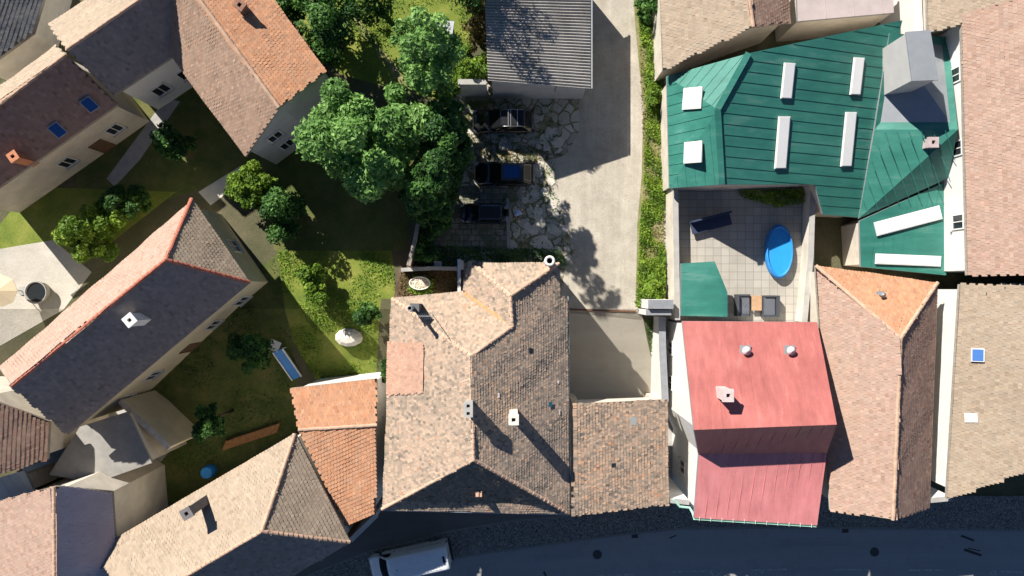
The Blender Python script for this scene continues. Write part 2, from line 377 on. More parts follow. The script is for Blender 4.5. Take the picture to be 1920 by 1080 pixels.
def sheet(name, pts, lift, mat, kind='structure', label=None, cat=None, world=False):
    """a ground sheet that follows the terrain; pts are photo pixels"""
    ps = [Vector((p[0], p[1], 0)) if world else G(*p) for p in pts]
    b = bmesh.new(); f = b.faces.new([b.verts.new((p.x, p.y, 0)) for p in ps])
    for y in (YA, YB):
        bmesh.ops.bisect_plane(b, geom=b.verts[:] + b.edges[:] + b.faces[:], plane_co=(0, y, 0), plane_no=(0, 1, 0))
    for v in b.verts: v.co.z = gz(v.co.y) + lift
    bmesh.ops.triangulate(b, faces=[f for f in b.faces if len(f.verts) > 4])
    bmesh.ops.recalc_face_normals(b, faces=b.faces)
    me = bpy.data.meshes.new(name); b.to_mesh(me); b.free(); me.materials.append(mat)
    if len(me.polygons) and me.polygons[0].normal.z < 0: me.flip_normals()
    o = bpy.data.objects.new(name, me); C.objects.link(o)
    return tag(o, label, cat, None, kind)

def inpoly(x, y, poly):
    r = np.zeros(x.shape, bool); n = len(poly); j = n - 1
    for i in range(n):
        xi, yi = poly[i]; xj, yj = poly[j]
        c = ((yi > y) != (yj > y)) & (x < (xj - xi) * (y - yi) / (yj - yi + 1e-12) + xi); r ^= c; j = i
    return r
def frame_of(poly):
    n = Vector((0, 0, 0))
    for i in range(len(poly)):
        a, b = poly[i], poly[(i + 1) % len(poly)]; n += a.cross(b)
    n.normalize()
    if n.z < 0: n = -n
    u = (poly[1] - poly[0]); u = u - n * u.dot(n); u.normalize(); v = n.cross(u)
    if v.z < 0: u = -u; v = n.cross(u)
    return u, v, n
def tiles(polys, tw, ex, th, seed, greys=None, holes=(), wav=.035, jit=1.0):
    """overlapping tiles on roof faces; each poly starts with its eave edge. returns V, F, tint, grey"""
    rs = np.random.RandomState(seed); Vs = []; F6 = []; F4 = []; T6 = []; T4 = []; G6 = []; G4 = []; base = 0
    for pi, poly in enumerate(polys):
        u, v, n = frame_of(poly); o = poly[0]
        ctr = sum(poly, Vector((0, 0, 0))) / len(poly)
        o = o + n * (ctr - o).dot(n) + n * .02
        if DEBUG: print('dev', [round((p - ctr).dot(n), 2) for p in poly])
        uv = [((p - o).dot(u), (p - o).dot(v)) for p in poly]
        us = [a for a, b in uv]; vv = [b for a, b in uv]
        i0, i1 = int(min(us) / tw) - 1, int(max(us) / tw) + 2; j0, j1 = int(min(vv) / ex) - 1, int(max(vv) / ex) + 2
        I, J = np.meshgrid(np.arange(i0, i1), np.arange(j0, j1)); I = I.ravel(); J = J.ravel()
        cu = (I + .5 * (J % 2)) * tw + rs.normal(0, .006 * jit, len(I)); cv = J * ex + rs.normal(0, .008 * jit, len(I))
        k = inpoly(cu, cv + ex * .45, uv); 
        for (hp, hr) in holes:
            hu, hv, hn = (hp - o).dot(u), (hp - o).dot(v), (hp - o).dot(n)
            if abs(hn) < .6: k &= ~((abs(cu - hu) < hr) & (abs(cv + ex * .5 - hv) < hr))
        cu, cv = cu[k], cv[k]; m = len(cu)
        if not m: continue
        rot = rs.normal(0, .035 * jit, m); lift = rs.normal(0, .004 * jit, m); slip = np.where(rs.rand(m) < .012 * jit, rs.uniform(-.12, 0, m), 0); cv = cv + slip
        ph = rs.rand(4) * 6
        sag = wav * (np.sin(cu * .9 + ph[0]) * np.sin(cv * .8 + ph[1]) + .6 * np.sin(cu * 2.3 + ph[2]) * np.sin(cv * 1.9 + ph[3]))
        L = ex * 1.35; hw = tw * .485; r = min(.035, tw * .2)
        lu = np.array([hw, hw, hw * .55, -hw * .55, -hw, -hw]); lv = np.array([L, r, 0, 0, r, L]); ln = np.array([.012, th + .014, th + .016, th + .016, th + .014, .012])
        su = np.array([hw, hw * .55, -hw * .55, -hw]); sv = np.array([r, 0, 0, r]); sn = np.array([-.005] * 4)
        lu = np.concatenate([lu, su]); lv = np.concatenate([lv, sv]); ln = np.concatenate([ln, sn])
        cr, sr = np.cos(rot)[:, None], np.sin(rot)[:, None]
        pu = cu[:, None] + lu * cr - lv * sr; pv = cv[:, None] + lu * sr + lv * cr
        pn = sag[:, None] + ln + lift[:, None] * (1 - lv / L) + rs.normal(0, .06 * jit, m)[:, None] * lu
        W = np.array(o)[None, None] + pu[..., None] * np.array(u) + pv[..., None] * np.array(v) + pn[..., None] * np.array(n)
        Vs.append(W.reshape(-1, 3)); b = base + np.arange(m)[:, None] * 10
        F6.append(b + np.array([[0, 5, 4, 3, 2, 1]])[:, ::1])
        F4.append((b[:, :, None] + np.array([[[1, 2, 7, 6], [2, 3, 8, 7], [3, 4, 9, 8]]])).reshape(-1, 4))
        t = np.clip(rs.beta(1.3, 1.3, m), 0, 1); uu = rs.rand(m); t = np.where(uu < .025, -.3, np.where(uu > .97, 1.25, t)); g = np.clip((greys[pi] if greys else 0) + rs.normal(0, .18, m), 0, 1) if greys and greys[pi] > 0 else np.zeros(m)
        T6.append(t); T4.append(np.repeat(t, 3)); G6.append(g); G4.append(np.repeat(g, 3)); base += m * 10
    return np.concatenate(Vs), [np.concatenate(F6), np.concatenate(F4)], np.concatenate(T6 + T4), np.concatenate(G6 + G4)

def offset2d(poly, d):
    """inward offset of a plan polygon (any winding)"""
    n = len(poly); A = sum(poly[i][0] * poly[(i + 1) % n][1] - poly[(i + 1) % n][0] * poly[i][1] for i in range(n))
    s = 1 if A > 0 else -1; out = []
    for i in range(n):
        p0, p1, p2 = (Vector((*poly[k][:2], 0)) for k in ((i - 1) % n, i, (i + 1) % n))
        e1 = (p1 - p0).normalized(); e2 = (p2 - p1).normalized()
        n1 = Vector((-e1.y, e1.x, 0)) * s; n2 = Vector((-e2.y, e2.x, 0)) * s
        b = n1 + n2
        if b.length < .2: b = n1
        b.normalize(); c = max(.35, b.dot(n1)); out.append(p1 + b * (d / c))
    return out
def ridge_caps(root, lines, mat=CAPM, r=.13, name='ridge_cap', mortar=None):
    V = []; Fs = []; T = []; rs = np.random.RandomState(len(lines) * 13 + int(abs(lines[0][0].x) * 10)); base = 0
    mb = MB()
    for a, b in lines:
        d = b - a; L = d.length; d.normalize(); x = d.cross(Vector((0, 0, 1))).normalized(); z = x.cross(d)
        k = max(1, int(L / .34))
        for i in range(k):
            a = a + Vector((0, 0, .05)) if i == 0 else a; p = a + d * (L * i / k) + Vector(rs.normal(0, .008, 3)); q = a + d * (L * (i + 1.08) / k) + Vector(rs.normal(0, .008, 3))
            vs = []
            for pt, rr, up in ((p, r * 1.08, .035), (q, r * .92, .015)):
                for j in range(6):
                    an = math.pi * (j / 5 * 1.16 - .08); vs.append(pt + x * (math.cos(an) * rr) + z * (math.sin(an) * rr * .8 + up - .02))
            mb.add(vs, [(j, j + 1, 7 + j, 6 + j) for j in range(5)] + [tuple(range(5, -1, -1)), tuple(range(6, 12))])
    o = mb.build(name, mat, root)
    if mortar:
        m2 = MB()
        for a, b in lines:
            m2.bar(a - Vector((0, 0, .0)), b - Vector((0, 0, .0)), r * 2.5, .07)
        m2.build('mortar_bedding', mortar, o)
    return o
def wall_window(root, a, b, t, zc, wd, ht, door=False):
    """a window (or door) standing in the wall that runs a->b in plan, outside on the right of a->b"""
    a = Vector((a[0], a[1], 0)); b = Vector((b[0], b[1], 0)); d = (b - a).normalized(); nn = Vector((d.y, -d.x, 0)); c = a + (b - a) * t
    fr = MB(); ax = Matrix((d, nn, Vector((0, 0, 1)))).transposed()
    c3 = Vector((c.x, c.y, zc))
    for s in (-1, 1):
        fr.box(c3 + d * s * (wd / 2) + nn * .03, (.09, .10, ht + .09), axes=ax)
        fr.box(c3 + Vector((0, 0, s * ht / 2)) + nn * .03, (wd - .09, .10, .09), axes=ax)
    if not door: fr.box(c3 + nn * .03, (.06, .08, ht - .09), axes=ax)
    f = fr.build('door' if door else 'window', DOORW if door else FRAMEW, root)
    m = MB(); m.box(c3 + nn * .01, (wd - .08, .05, ht - .08), axes=ax); m.build('door_leaf' if door else 'pane', DOORW if door else PANE, f)
    if not door:
        m = MB(); m.box(c3 + Vector((0, 0, -ht / 2 - .09)) + nn * .09, (wd + .25, .2, .06), axes=ax); m.build('sill', CONCL, f)

def house(name, label, cat, pts, faces, loop, mats, caps=(), group=None, wall=PLASTER, inset=.35, tw=.23, ex=.26, th=.028, capm=CAPM,
          greys=None, kind='tile', seam=.62, wins=(), holes=(), wav=.035, capr=.13, mortar=None, jit=.6, seed=None, zb=None, gut=None, roof_name='roof'):
    """pts: {key: (px, py, z)}; faces: keys, eave edge first; loop: keys round the eaves; mats: one per face or one for all"""
    W = {k: P(*v) for k, v in pts.items()}
    c = sum((W[k] for k in loop), Vector()) / len(loop)
    root = empty(name, (c.x, c.y, gz(c.y)), label, cat, group)
    # walls
    pl = offset2d([W[k] for k in loop], inset); n = len(loop); mb = MB()
    z0 = [(gz(p.y) - .5) if zb is None else zb for p in pl]; z1 = [W[k].z - .24 for k in loop]
    vs = [(p.x, p.y, z0[i]) for i, p in enumerate(pl)] + [(p.x, p.y, z1[i]) for i, p in enumerate(pl)]
    mb.add(vs, [(i, (i + 1) % n, n + (i + 1) % n, n + i) for i in range(n)]); mb.build('wall', wall, root)
    A = sum(pl[i].x * pl[(i + 1) % n].y - pl[(i + 1) % n].x * pl[i].y for i in range(n))
    for (i, t, zc, wd, ht, dr) in wins:
        a, b = pl[i], pl[(i + 1) % n]
        if A < 0: a, b = b, a
        g = gz((a.y + b.y) / 2); wall_window(root, a, b, t, (g + zc), wd, ht, dr)
    # roof: slab, then its covering
    ml = mats if isinstance(mats, (list, tuple)) else [mats] * len(faces)
    dp = .17 if kind == 'tile' else .13; slab = MB()
    for fc in faces:
        q = [W[k].copy() for k in fc]
        if kind == 'tile':
            u, v, nn = frame_of(q); o = sum(q, Vector()) / len(q); q = [p - nn * (p - o).dot(nn) for p in q]
        slab.poly([p - Vector((0, 0, dp)) for p in q]); slab.poly([p - Vector((0, 0, dp + .1)) for p in q][::-1])
    for i in range(n):
        a, b = W[loop[i]], W[loop[(i + 1) % n]]
        slab.poly([a - Vector((0, 0, dp + .1)), b - Vector((0, 0, dp + .1)), b - Vector((0, 0, .0)), a - Vector((0, 0, .0))])
    um = []; 
    for m in ml:
        if m not in um: um.append(m)
    rf = None
    sl = slab.build(roof_name, ZINC if kind == 'seam' else WOOD, root, fix=False)
    if kind == 'tile':
        for m in um:
            idx = [i for i in range(len(faces)) if ml[i] is m]
            V, F, t, g = tiles([[W[k] for k in faces[i]] for i in idx], tw, ex, th, seed if seed is not None else int(abs(c.x * 31 + c.y * 17)) % 9999,
                               [greys[i] for i in idx] if greys else None, holes, wav, jit)
            np_mesh('roof_tiles', V, F, m, sl, {'tint': t, 'grey': g})
    elif kind == 'seam':
        for fi, fc in enumerate(faces):
            poly = [W[k] for k in fc]; u, v, nn = frame_of(poly); o = poly[0]
            mb = MB(); mb.poly([p + Vector((0, 0, .012)) for p in poly])
            uv = [((p - o).dot(u), (p - o).dot(v)) for p in poly]; k = math.floor(min(a for a, b in uv) / seam) + 1
            while k * seam < max(a for a, b in uv):
                x = k * seam; hit = []
                for i in range(len(uv)):
                    (ax, ay), (bx, by) = uv[i], uv[(i + 1) % len(uv)]
                    if (ax - x) * (bx - x) < 0: hit.append(ay + (by - ay) * (x - ax) / (bx - ax))
                hit.sort()
                for q in range(0, len(hit) - 1, 2):
                    if hit[q + 1] - hit[q] > .15: mb.bar(o + u * x + v * (hit[q] + .02) + nn * .018, o + u * x + v * (hit[q + 1] - .02) + nn * .018, .035, .045, nn)
                k += 1
            mb.build('metal_sheeting', ml[fi], sl, fix=True)
    if caps: ridge_caps(root, [(W[a], W[b]) for a, b in caps], capm, capr, 'ridge_cap', mortar)
    if gut:
        for a, b in gut:
            pa, pb = W[a], W[b]; d = (pb - pa).normalized(); out = Vector((d.y, -d.x, 0)); cc = (pa + pb) / 2
            if (cc + out - c).length < (cc - out - c).length: out = -out
            m = MB(); pr = [(-.07, .02), (-.06, -.05), (0, -.08), (.06, -.05), (.07, .02), (.055, .02), (.045, -.04), (0, -.065), (-.045, -.04), (-.055, .02)]
            vs = [pt + out * (.08 + x) + Vector((0, 0, z - .08)) for pt in (pa, pb) for x, z in pr]; k = len(pr)
            m.add(vs, [(i, (i + 1) % k, k + (i + 1) % k, k + i) for i in range(k)]); m.build('gutter', GUTTER, root)
    return root, W
def roof_z(W, face, p):
    """height of the roof face under a plan point"""
    u, v, n = frame_of([W[k] for k in face]); o = sum((W[k] for k in face), Vector()) / len(face) + n * .02
    return o.z - (n.x * (p.x - o.x) + n.y * (p.y - o.y)) / n.z
def on_roof(W, face, px, py):
    z = 6.0
    for _ in range(12):
        p = P(px, py, z); z = roof_z(W, face, p)
    return P(px, py, z)
def chimney(name, label, base, top, sx, sy, mat, flues=1, rz=0, cap=True, group=None, cat='chimney', along='y', capmat=None):
    """a stack standing on a roof; base: where it leaves the roof, top: height"""
    root = empty(name, (base.x, base.y, base.z), label, cat, group)
    m = MB(); h0 = base.z - .8; m.box((base.x, base.y, (h0 + top - .1) / 2), (sx, sy, top - .1 - h0), rz); m.build('stack', mat, root)
    c = MB(); e = .06 if cap else 0; rot = Matrix.Rotation(rz, 3, 'Z')
    # cap ring built from four bars round each flue
    hs = [0] if flues == 1 else [(-.5 + (i + .5) / flues) for i in range(flues)]
    fl = .2 if flues > 1 else .24
    X, Y = sx + 2 * e, sy + 2 * e
    cell = (Y / flues) if along == 'y' else (X / flues); ds = []
    for h in hs:
        oc = Vector((0, h * Y, 0)) if along == 'y' else Vector((h * X, 0, 0)); cx, cy = (X, cell) if along == 'y' else (cell, X * 0 + Y)
        for s in (-1, 1):
            c.box(Vector((base.x, base.y, top)) + rot @ (oc + Vector((s * (cx + fl) / 4, 0, 0))), ((cx - fl) / 2, cy, .2), rz)
            c.box(Vector((base.x, base.y, top)) + rot @ (oc + Vector((0, s * (cy + fl) / 4, 0))), (fl, (cy - fl) / 2, .2), rz)
        d = MB(); d.box(Vector((base.x, base.y, top - .08)) + rot @ oc, (fl, fl, .02), rz); ds.append(d)
    c.build('chimney_cap', capmat or mat, root)
    for d in ds: d.build('flue', DARKM, root)
    return root

# ---------------------------------------------------------------- plants
def leaf_cloud(centers, radii, n, size, rs, flat=.75):
    """leaf quads scattered on and in a set of clumps; returns V, F, tint"""
    k = rs.choice(len(centers), n, p=(radii ** 2) / (radii ** 2).sum()); d = rs.normal(size=(n, 3)); d /= np.linalg.norm(d, axis=1)[:, None]
    d[:, 2] = np.where(d[:, 2] < -.3, -d[:, 2], d[:, 2])
    rr = radii[k] * rs.uniform(.45, 1.05, n) ** .6
    c = centers[k] + d * rr[:, None] * np.array([1, 1, flat])
    nn = d * .7 + rs.normal(0, .55, (n, 3)) + np.array([0, 0, .35]); nn /= np.linalg.norm(nn, axis=1)[:, None]
    a = np.cross(nn, rs.normal(size=(n, 3))); a /= np.linalg.norm(a, axis=1)[:, None]; b = np.cross(nn, a)
    s = size * rs.uniform(.6, 1.35, n)[:, None]
    V = np.stack([c - a * s * .9, c + b * s * .42 + nn * s * .08, c + a * s * .9, c - b * s * .42 + nn * s * .08], 1).reshape(-1, 3)
    F = np.arange(n * 4).reshape(-1, 4)
    ct = rs.uniform(-.3, .3, len(centers)); t = np.clip(rs.beta(2, 2.2, n) + ct[k], 0, 1)
    return V, F, t
def tree(name, label, px, py, ztop, rad, zbot, n, mat, group='trees and bushes', size=.17, clumps=26, seed=0, cat='tree', trunk=True, ell=(1, 1), rz=0, dens=1.0):
    rs = np.random.RandomState(seed + 100); zc = (ztop + zbot) / 2; c = P(px, py, zc); g = gz(c.y)
    root = empty(name, (c.x, c.y, g), label, cat, group)
    hz = (ztop - zbot) / 2; cs = []; rr = []
    for i in range(clumps):
        d = rs.normal(size=3); d /= np.linalg.norm(d)
        q = rs.uniform(.35, .92); rc = rad * rs.uniform(.14, .38)
        x, y = d[0] * rad * q * ell[0], d[1] * rad * q * ell[1]
        cs.append([c.x + x * math.cos(rz) - y * math.sin(rz), c.y + x * math.sin(rz) + y * math.cos(rz), max(g + rc * .5, zc + d[2] * hz * min(1.0, q * 1.25))]); rr.append(rc)
    cs.append([c.x, c.y, zc]); rr.append(rad * .4); cs = np.array(cs); rr = np.array(rr)
    V, F, t = leaf_cloud(cs, rr, n, size, rs)
    V[:, 2] = np.maximum(V[:, 2], g + .04)
    np_mesh('crown', V, F, mat, root, {'tint': t})
    if trunk:
        m = MB(); r0 = max(.07, rad * .075)
        m.tube([(c.x + rs.normal(0, .05), c.y, g - .2), (c.x + .04, c.y + .05, g + (zc - g) * .45), (c.x - .05, c.y, zc), (c.x, c.y, zc + hz * .5)], [r0 * 1.25, r0, r0 * .7, r0 * .25], 9)
        for i in range(min(9, clumps)):
            e = Vector(cs[i]); s = Vector((c.x, c.y, g + (zc - g) * rs.uniform(.5, .95))); mid = s.lerp(e, .5) + Vector((0, 0, -.12 * rad))
            m.tube([s, mid, e], [r0 * .5, r0 * .32, r0 * .1], 6)
        m.build('trunk', TRUNK, root, smooth=True)
    return root
def ground_plants(name, label, pxpoly, n, size, h, mat, seed=0, kind='stuff', lift=0, clump=None, cat='ground plants', extra=None):
    """low plants / tufts over an area: one object"""
    rs = np.random.RandomState(seed + 500); ps = [G(*p) for p in pxpoly]; xy = [(p.x, p.y) for p in ps]
    x0, x1 = min(p[0] for p in xy), max(p[0] for p in xy); y0, y1 = min(p[1] for p in xy), max(p[1] for p in xy)
    X = rs.uniform(x0, x1, n * 4); Y = rs.uniform(y0, y1, n * 4)
    if clump:
        f = np.sin(X * clump + seed) * np.sin(Y * clump * 1.3 + 2 * seed) + .6 * np.sin(X * clump * 2.7 + 1 + Y * 1.1) * np.sin(Y * clump * 2.1 + seed); k = f > rs.uniform(-.5, .9, n * 4)
        X, Y = X[k], Y[k]
    k = inpoly(X, Y, xy); X, Y = X[k][:n], Y[k][:n]; m = len(X)
    Z = np.array([gz(y) for y in Y]) + lift + rs.uniform(0, 1, m) ** 1.5 * h
    c = np.stack([X, Y, Z], 1); nn = rs.normal(0, .6, (m, 3)) + np.array([0, 0, .8]); nn /= np.linalg.norm(nn, axis=1)[:, None]
    a = np.cross(nn, rs.normal(size=(m, 3))); a /= np.linalg.norm(a, axis=1)[:, None]; b = np.cross(nn, a); s = size * rs.uniform(.5, 1.4, m)[:, None]
    V = np.stack([c - a * s, c + b * s * .35, c + a * s, c - b * s * .35], 1).reshape(-1, 3); V[:, 2] = np.maximum(V[:, 2], np.repeat(np.array([gz(y) for y in Y]), 4) + .02)
    o = np_mesh(name, V, np.arange(m * 4).reshape(-1, 4), mat, None, {'tint': np.clip(rs.beta(2, 2, m) + .25 * np.sin(X * 2 + Y * 3), 0, 1)})
    return tag(o, label, cat, None, kind)

# ================================================================ the ground
sheet('ground', [(-220, 220), (220, 220), (220, -220), (-220, -220)], 0, SOIL, world=True)
def flat(name, pts, z0, z1, mat, kind='structure'):
    m = MB(); q = [P(p[0], p[1], z1) for p in pts]; m.prism([(p.x, p.y) for p in q], z0, z1)
    return tag(m.build(name, mat), kind=kind)
sheet('garden_lawn', [(560, -60), (905, -60), (890, 60), (850, 150), (830, 190), (640, 140), (560, 60)], .004, LAWN)
sheet('garden_lawn', [(520, 470), (735, 470), (742, 560), (715, 560), (706, 700), (600, 725), (550, 640)], .004, LAWN)
sheet('garden_lawn', [(150, 200), (470, 150), (620, 220), (800, 190), (760, 470), (515, 470), (470, 330), (140, 420)], .004, LAWN_SHADE)
sheet('garden_lawn', [(520, 475), (548, 640), (560, 730), (556, 815), (225, 1000), (290, 840), (215, 745)], .008, LAWN_SHADE)
sheet('garden_lawn', [(60, 350), (330, 360), (100, 540), (0, 600), (0, 420)], .008, LAWN)
sheet('garden_path', [(310, 185), (338, 190), (262, 300), (215, 350), (200, 335)], .012, CONC)
sheet('garden_path', [(372, 360), (450, 312), (470, 330), (395, 385)], .016, CONCL)
sheet('garden_path', [(655, 30), (672, 32), (780, 175), (764, 180)], .012, VERGE)
sheet('patio', [(-20, 470), (100, 450), (172, 510), (120, 580), (-20, 660)], .012, PATIO)
sheet('patio', [(40, 870), (235, 745), (330, 830), (240, 945), (60, 940)], .012, CONC)
sheet('side_yard', [(-60, -40), (125, -40), (98, 100), (-60, 220)], .008, SOIL)
# the yard, the drive and the ramp
sheet('yard', [(740, 560), (800, 395), (862, 150), (1110, 150), (1110, 560)], .008, YARD)
sheet('yard_blocks', [(838, 352), (905, 345), (952, 352), (953, 470), (800, 480), (806, 420)], .012, BLOCKS)
sheet('driveway', [(1100, -60), (1184, -60), (1192, 60), (1206, 200), (1203, 330), (1195, 420), (1192, 560), (1203, 600), (1203, 584), (1046, 584), (1060, 500), (1078, 470), (1062, 430), (1052, 390), (1030, 350), (1018, 305), (1062, 288), (1085, 250), (1086, 180), (1100, 120)], .016, GRAVEL)
RAMPM = asphalt_mat('worn_concrete_ramp', (.33, .30, .245), (.44, .405, .34))
sheet('driveway_ramp', [(1058, 584), (1203, 584), (1214, 640), (1228, 700), (1240, 770), (1245, 930), (1070, 940)], .012, RAMPM)
sheet('verge', [(1184, -60), (1262, -60), (1262, 575), (1192, 575), (1195, 420), (1203, 330), (1206, 200), (1192, 60)], .012, VERGE)
sheet('side_passage', [(1240, 130), (1290, 130), (1290, 960), (1240, 960)], .016, CONC)
def slabs():
    m = MB(); r2 = random.Random(3)
    for px, py, r in [(1036, 383, 10), (1000, 432, 11), (1012, 418, 12), (1036, 430, 11), (990, 425, 8), (1043, 402, 7), (1008, 397, 9), (997, 402, 7), (1020, 447, 7), (1032, 466, 6), (1022, 461, 6),
                      (1003, 405, 6), (1060, 428, 8), (1020, 262, 10), (1045, 268, 14), (1025, 277, 8), (1010, 275, 6), (1005, 222, 9), (1022, 206, 8), (1030, 247, 9), (945, 273, 11), (1012, 310, 9), (1040, 246, 7),
                      (985, 375, 7), (1003, 362, 9), (1022, 358, 8), (1033, 340, 8), (1000, 348, 7), (980, 355, 7), (1046, 436, 7), (870, 330, 5), (992, 395, 6)]:
        c = G(px, py); k = r2.randint(5, 8); a0 = r2.random() * 6
        pts = [(c.x + math.cos(a0 + i * 6.283 / k) * r / 24.5 * r2.uniform(.75, 1.15), c.y + math.sin(a0 + i * 6.283 / k) * r / 24.5 * r2.uniform(.75, 1.15)) for i in range(k)]
        m.prism(pts, -.05, r2.uniform(.045, .065))
    tag(m.build('yard_slabs', simple('slab_stone', (.54, .50, .43), .9, .22, 2.5, bmp=.4)), kind='structure')
slabs()
def edging():
    m = MB(); m.bar(G(952, 372, .05), G(954, 468, .05), .26, .16); m.bar(G(956, 262, .04), G(957, 280, .04), .2, .12)
    tag(m.build('kerb', simple('edging_concrete', (.30, .30, .28), .9, .2, 2)), kind='structure')
    m = MB(); a, b = G(1068, 580, .02), G(1192, 584, .02); m.bar(a, b, .14, .05)
    tag(m.build('gate_track', RUST), 'rusty sliding gate track set across the gravel drive', 'gate track')
edging()
# the street
def street():
    zr = DROP
    top = [(1930, 993), (1700, 990), (1500, 988), (1280, 990), (1180, 1000), (1100, 1010), (980, 1026), (850, 1045), (780, 1062), (700, 1087), (660, 1105)]
    wp = lambda x, y, z: P(x, y, z)
    pts = [wp(x, y, zr) for x, y in top] + [Vector((-13, -50, 0)), Vector((60, -50, 0))]
    sheet('road', [(p.x, p.y) for p in pts], .016, ASPH, world=True)
    A = [(400, 1170), (545, 1097), (580, 1077), (690, 1034), (845, 995), (960, 976), (1078, 966)]
    ap = [(380, 1100), (560, 1010), (640, 970), (700, 930), (1075, 930)]
    z1 = zr + .12
    q = [wp(x, y, z1) for x, y in ap] + [wp(x, y, z1) for x, y in A[::-1]]
    m = MB(); m.prism([(p.x, p.y) for p in q], zr - .2, z1); tag(m.build('pavement', ASPHD), kind='structure')
    q = [wp(x, y, z1) for x, y in A] + [wp(x, y, z1) for x, y in [(1260, 930), (1930, 930)]] + [wp(x, y, z1) for x, y in top] + [wp(500, 1180, z1)]
    m = MB(); m.prism([(p.x, p.y) for p in q], zr - .2, z1 + .002); tag(m.build('pavement', COBBLE), kind='structure')
    m = MB()
    def stones(line, wdt, zt, step=.95):
        for a, b in zip(line, line[1:]):
            a, b = wp(*a, zr), wp(*b, zr); L = (b - a).length; n = max(1, int(L / step))
            for i in range(n):
                p, q = a.lerp(b, i / n), a.lerp(b, (i + .96) / n); dz = rnd.uniform(-.006, .006)
                m.bar((p.x, p.y, zr + zt / 2 + dz), (q.x, q.y, zr + zt / 2 + dz), wdt, zt)
    stones(top[::-1], .16, .135); stones(A, .14, .128, .4)
    tag(m.build('kerb', simple('granite_kerb', (.20, .195, .18), .85, .25, 4)), kind='structure')
    worn = mat_new('worn_paint_and_glints'); nt, b = worn[1], worn[2]
    n = noise(nt, 9, 5, .8); tr = N(nt, 'ShaderNodeBsdfTransparent'); mx = N(nt, 'ShaderNodeMixShader'); b.inputs['Base Color'].default_value = (.5, .5, .48, 1); b.inputs['Roughness'].default_value = .8
    nt.links.new(ramp(nt, n, [(.40, (0, 0, 0)), (.56, (1, 1, 1))]), mx.inputs[0]); nt.links.new(tr.outputs[0], mx.inputs[1]); nt.links.new(b.outputs[0], mx.inputs[2]); nt.links.new(mx.outputs[0], nt.nodes['Material Output'].inputs[0])
    m = MB(); z = zr + .024
    for a, b_, y0, y1 in [(1260, 1336, 1073, 1070), (1410, 1482, 1069, 1067.5), (1562, 1632, 1068, 1068), (1702, 1772, 1069, 1069), (1850, 1917, 1071, 1073), (1120, 1190, 1080, 1077)]:
        p, q = wp(a, y0, z), wp(b_, y1, z); m.poly([p + Vector((0, -.06, 0)), q + Vector((0, -.06, 0)), q + Vector((0, .06, 0)), p + Vector((0, .06, 0))])
    for x, y in [(1341, 1082), (1420, 1081), (1862, 1080)]:  # pale V shapes: light reflected on the road, drawn as marks
        c = wp(x, y, z); 
        for s in (-1, 1): m.poly([c + Vector((0, 0, 0)), c + Vector((.14, 0, 0)), c + Vector((s * .45 + .12, .45, 0)), c + Vector((s * .45 - .1, .42, 0))][:: s])
    tag(m.build('road_lines_and_glints', worn[0]), kind='structure')
    m = MB(); patch = asphalt_mat('tar_patch', (.022, .022, .022), (.035, .034, .033)); z = zr + .020
    for a, b_, wd in [((1808, 1030), (1840, 1042), .25), ((1802, 1004), (1826, 1014), .2), ((1815, 1028), (1838, 1033), .1), ((1255, 1009), (1268, 1004), .12), ((1020, 1072), (1024, 1082), .2)]:
        p, q = wp(*a, z), wp(*b_, z); d = (q - p).normalized(); s = Vector((-d.y, d.x, 0)) * wd / 2; m.poly([p - s, q - s * .6, q + s, p + s * .7])
    tag(m.build('road_patches', patch), kind='structure')
    m = MB(); z = zr + .0185; p2 = asphalt_mat('old_repair_asphalt', (.215, .215, .217), (.29, .29, .292))
    for q in ([(1000, 1040), (1090, 1028), (1096, 1044), (1004, 1056)], [(1460, 1010), (1600, 1006), (1602, 1022), (1462, 1026)], [(1700, 1045), (1790, 1047), (1788, 1060), (1698, 1058)], [(860, 1062), (930, 1052), (936, 1090), (866, 1098)]):
        m.poly([wp(x, y, z) for x, y in q])
    tag(m.build('road_repairs', p2), kind='structure')
    for px, py, l in ((1190, 1004, 'iron drain grate at the kerb below the gateway'), (1585, 994, 'iron drain grate at the kerb below the orange hip house')):
        c = wp(px, py, zr + .03); r_ = empty('drain_grate', c, l, 'drain grate'); m = MB(); m.box(c, (.5, .42, .02)); m.build('frame', simple('cast_iron', (.07, .07, .072), .6, .2, 20, .6), r_)
        m = MB(); [m.box(c + Vector((-.18 + .09 * i, 0, .016)), (.03, .36, .014)) for i in range(5)]; m.build('bars', RUST, r_)
street()
def manhole(px, py, lbl):
    c = P(px, py, DROP + .03); r = empty('manhole_cover', c, lbl, 'manhole cover'); m = MB(); m.lathe(c, [(0, 0), (.30, 0), (.31, .008), (.36, .008), (.37, -.02)], 24); m.build('lid', simple('cast_iron', (.07, .07, .072), .6, .2, 20, .6), r)
manhole(1120, 1040, 'round iron manhole cover in the road between van and red house'); manhole(1640, 1035, 'round iron manhole cover in the road below the orange hip house')

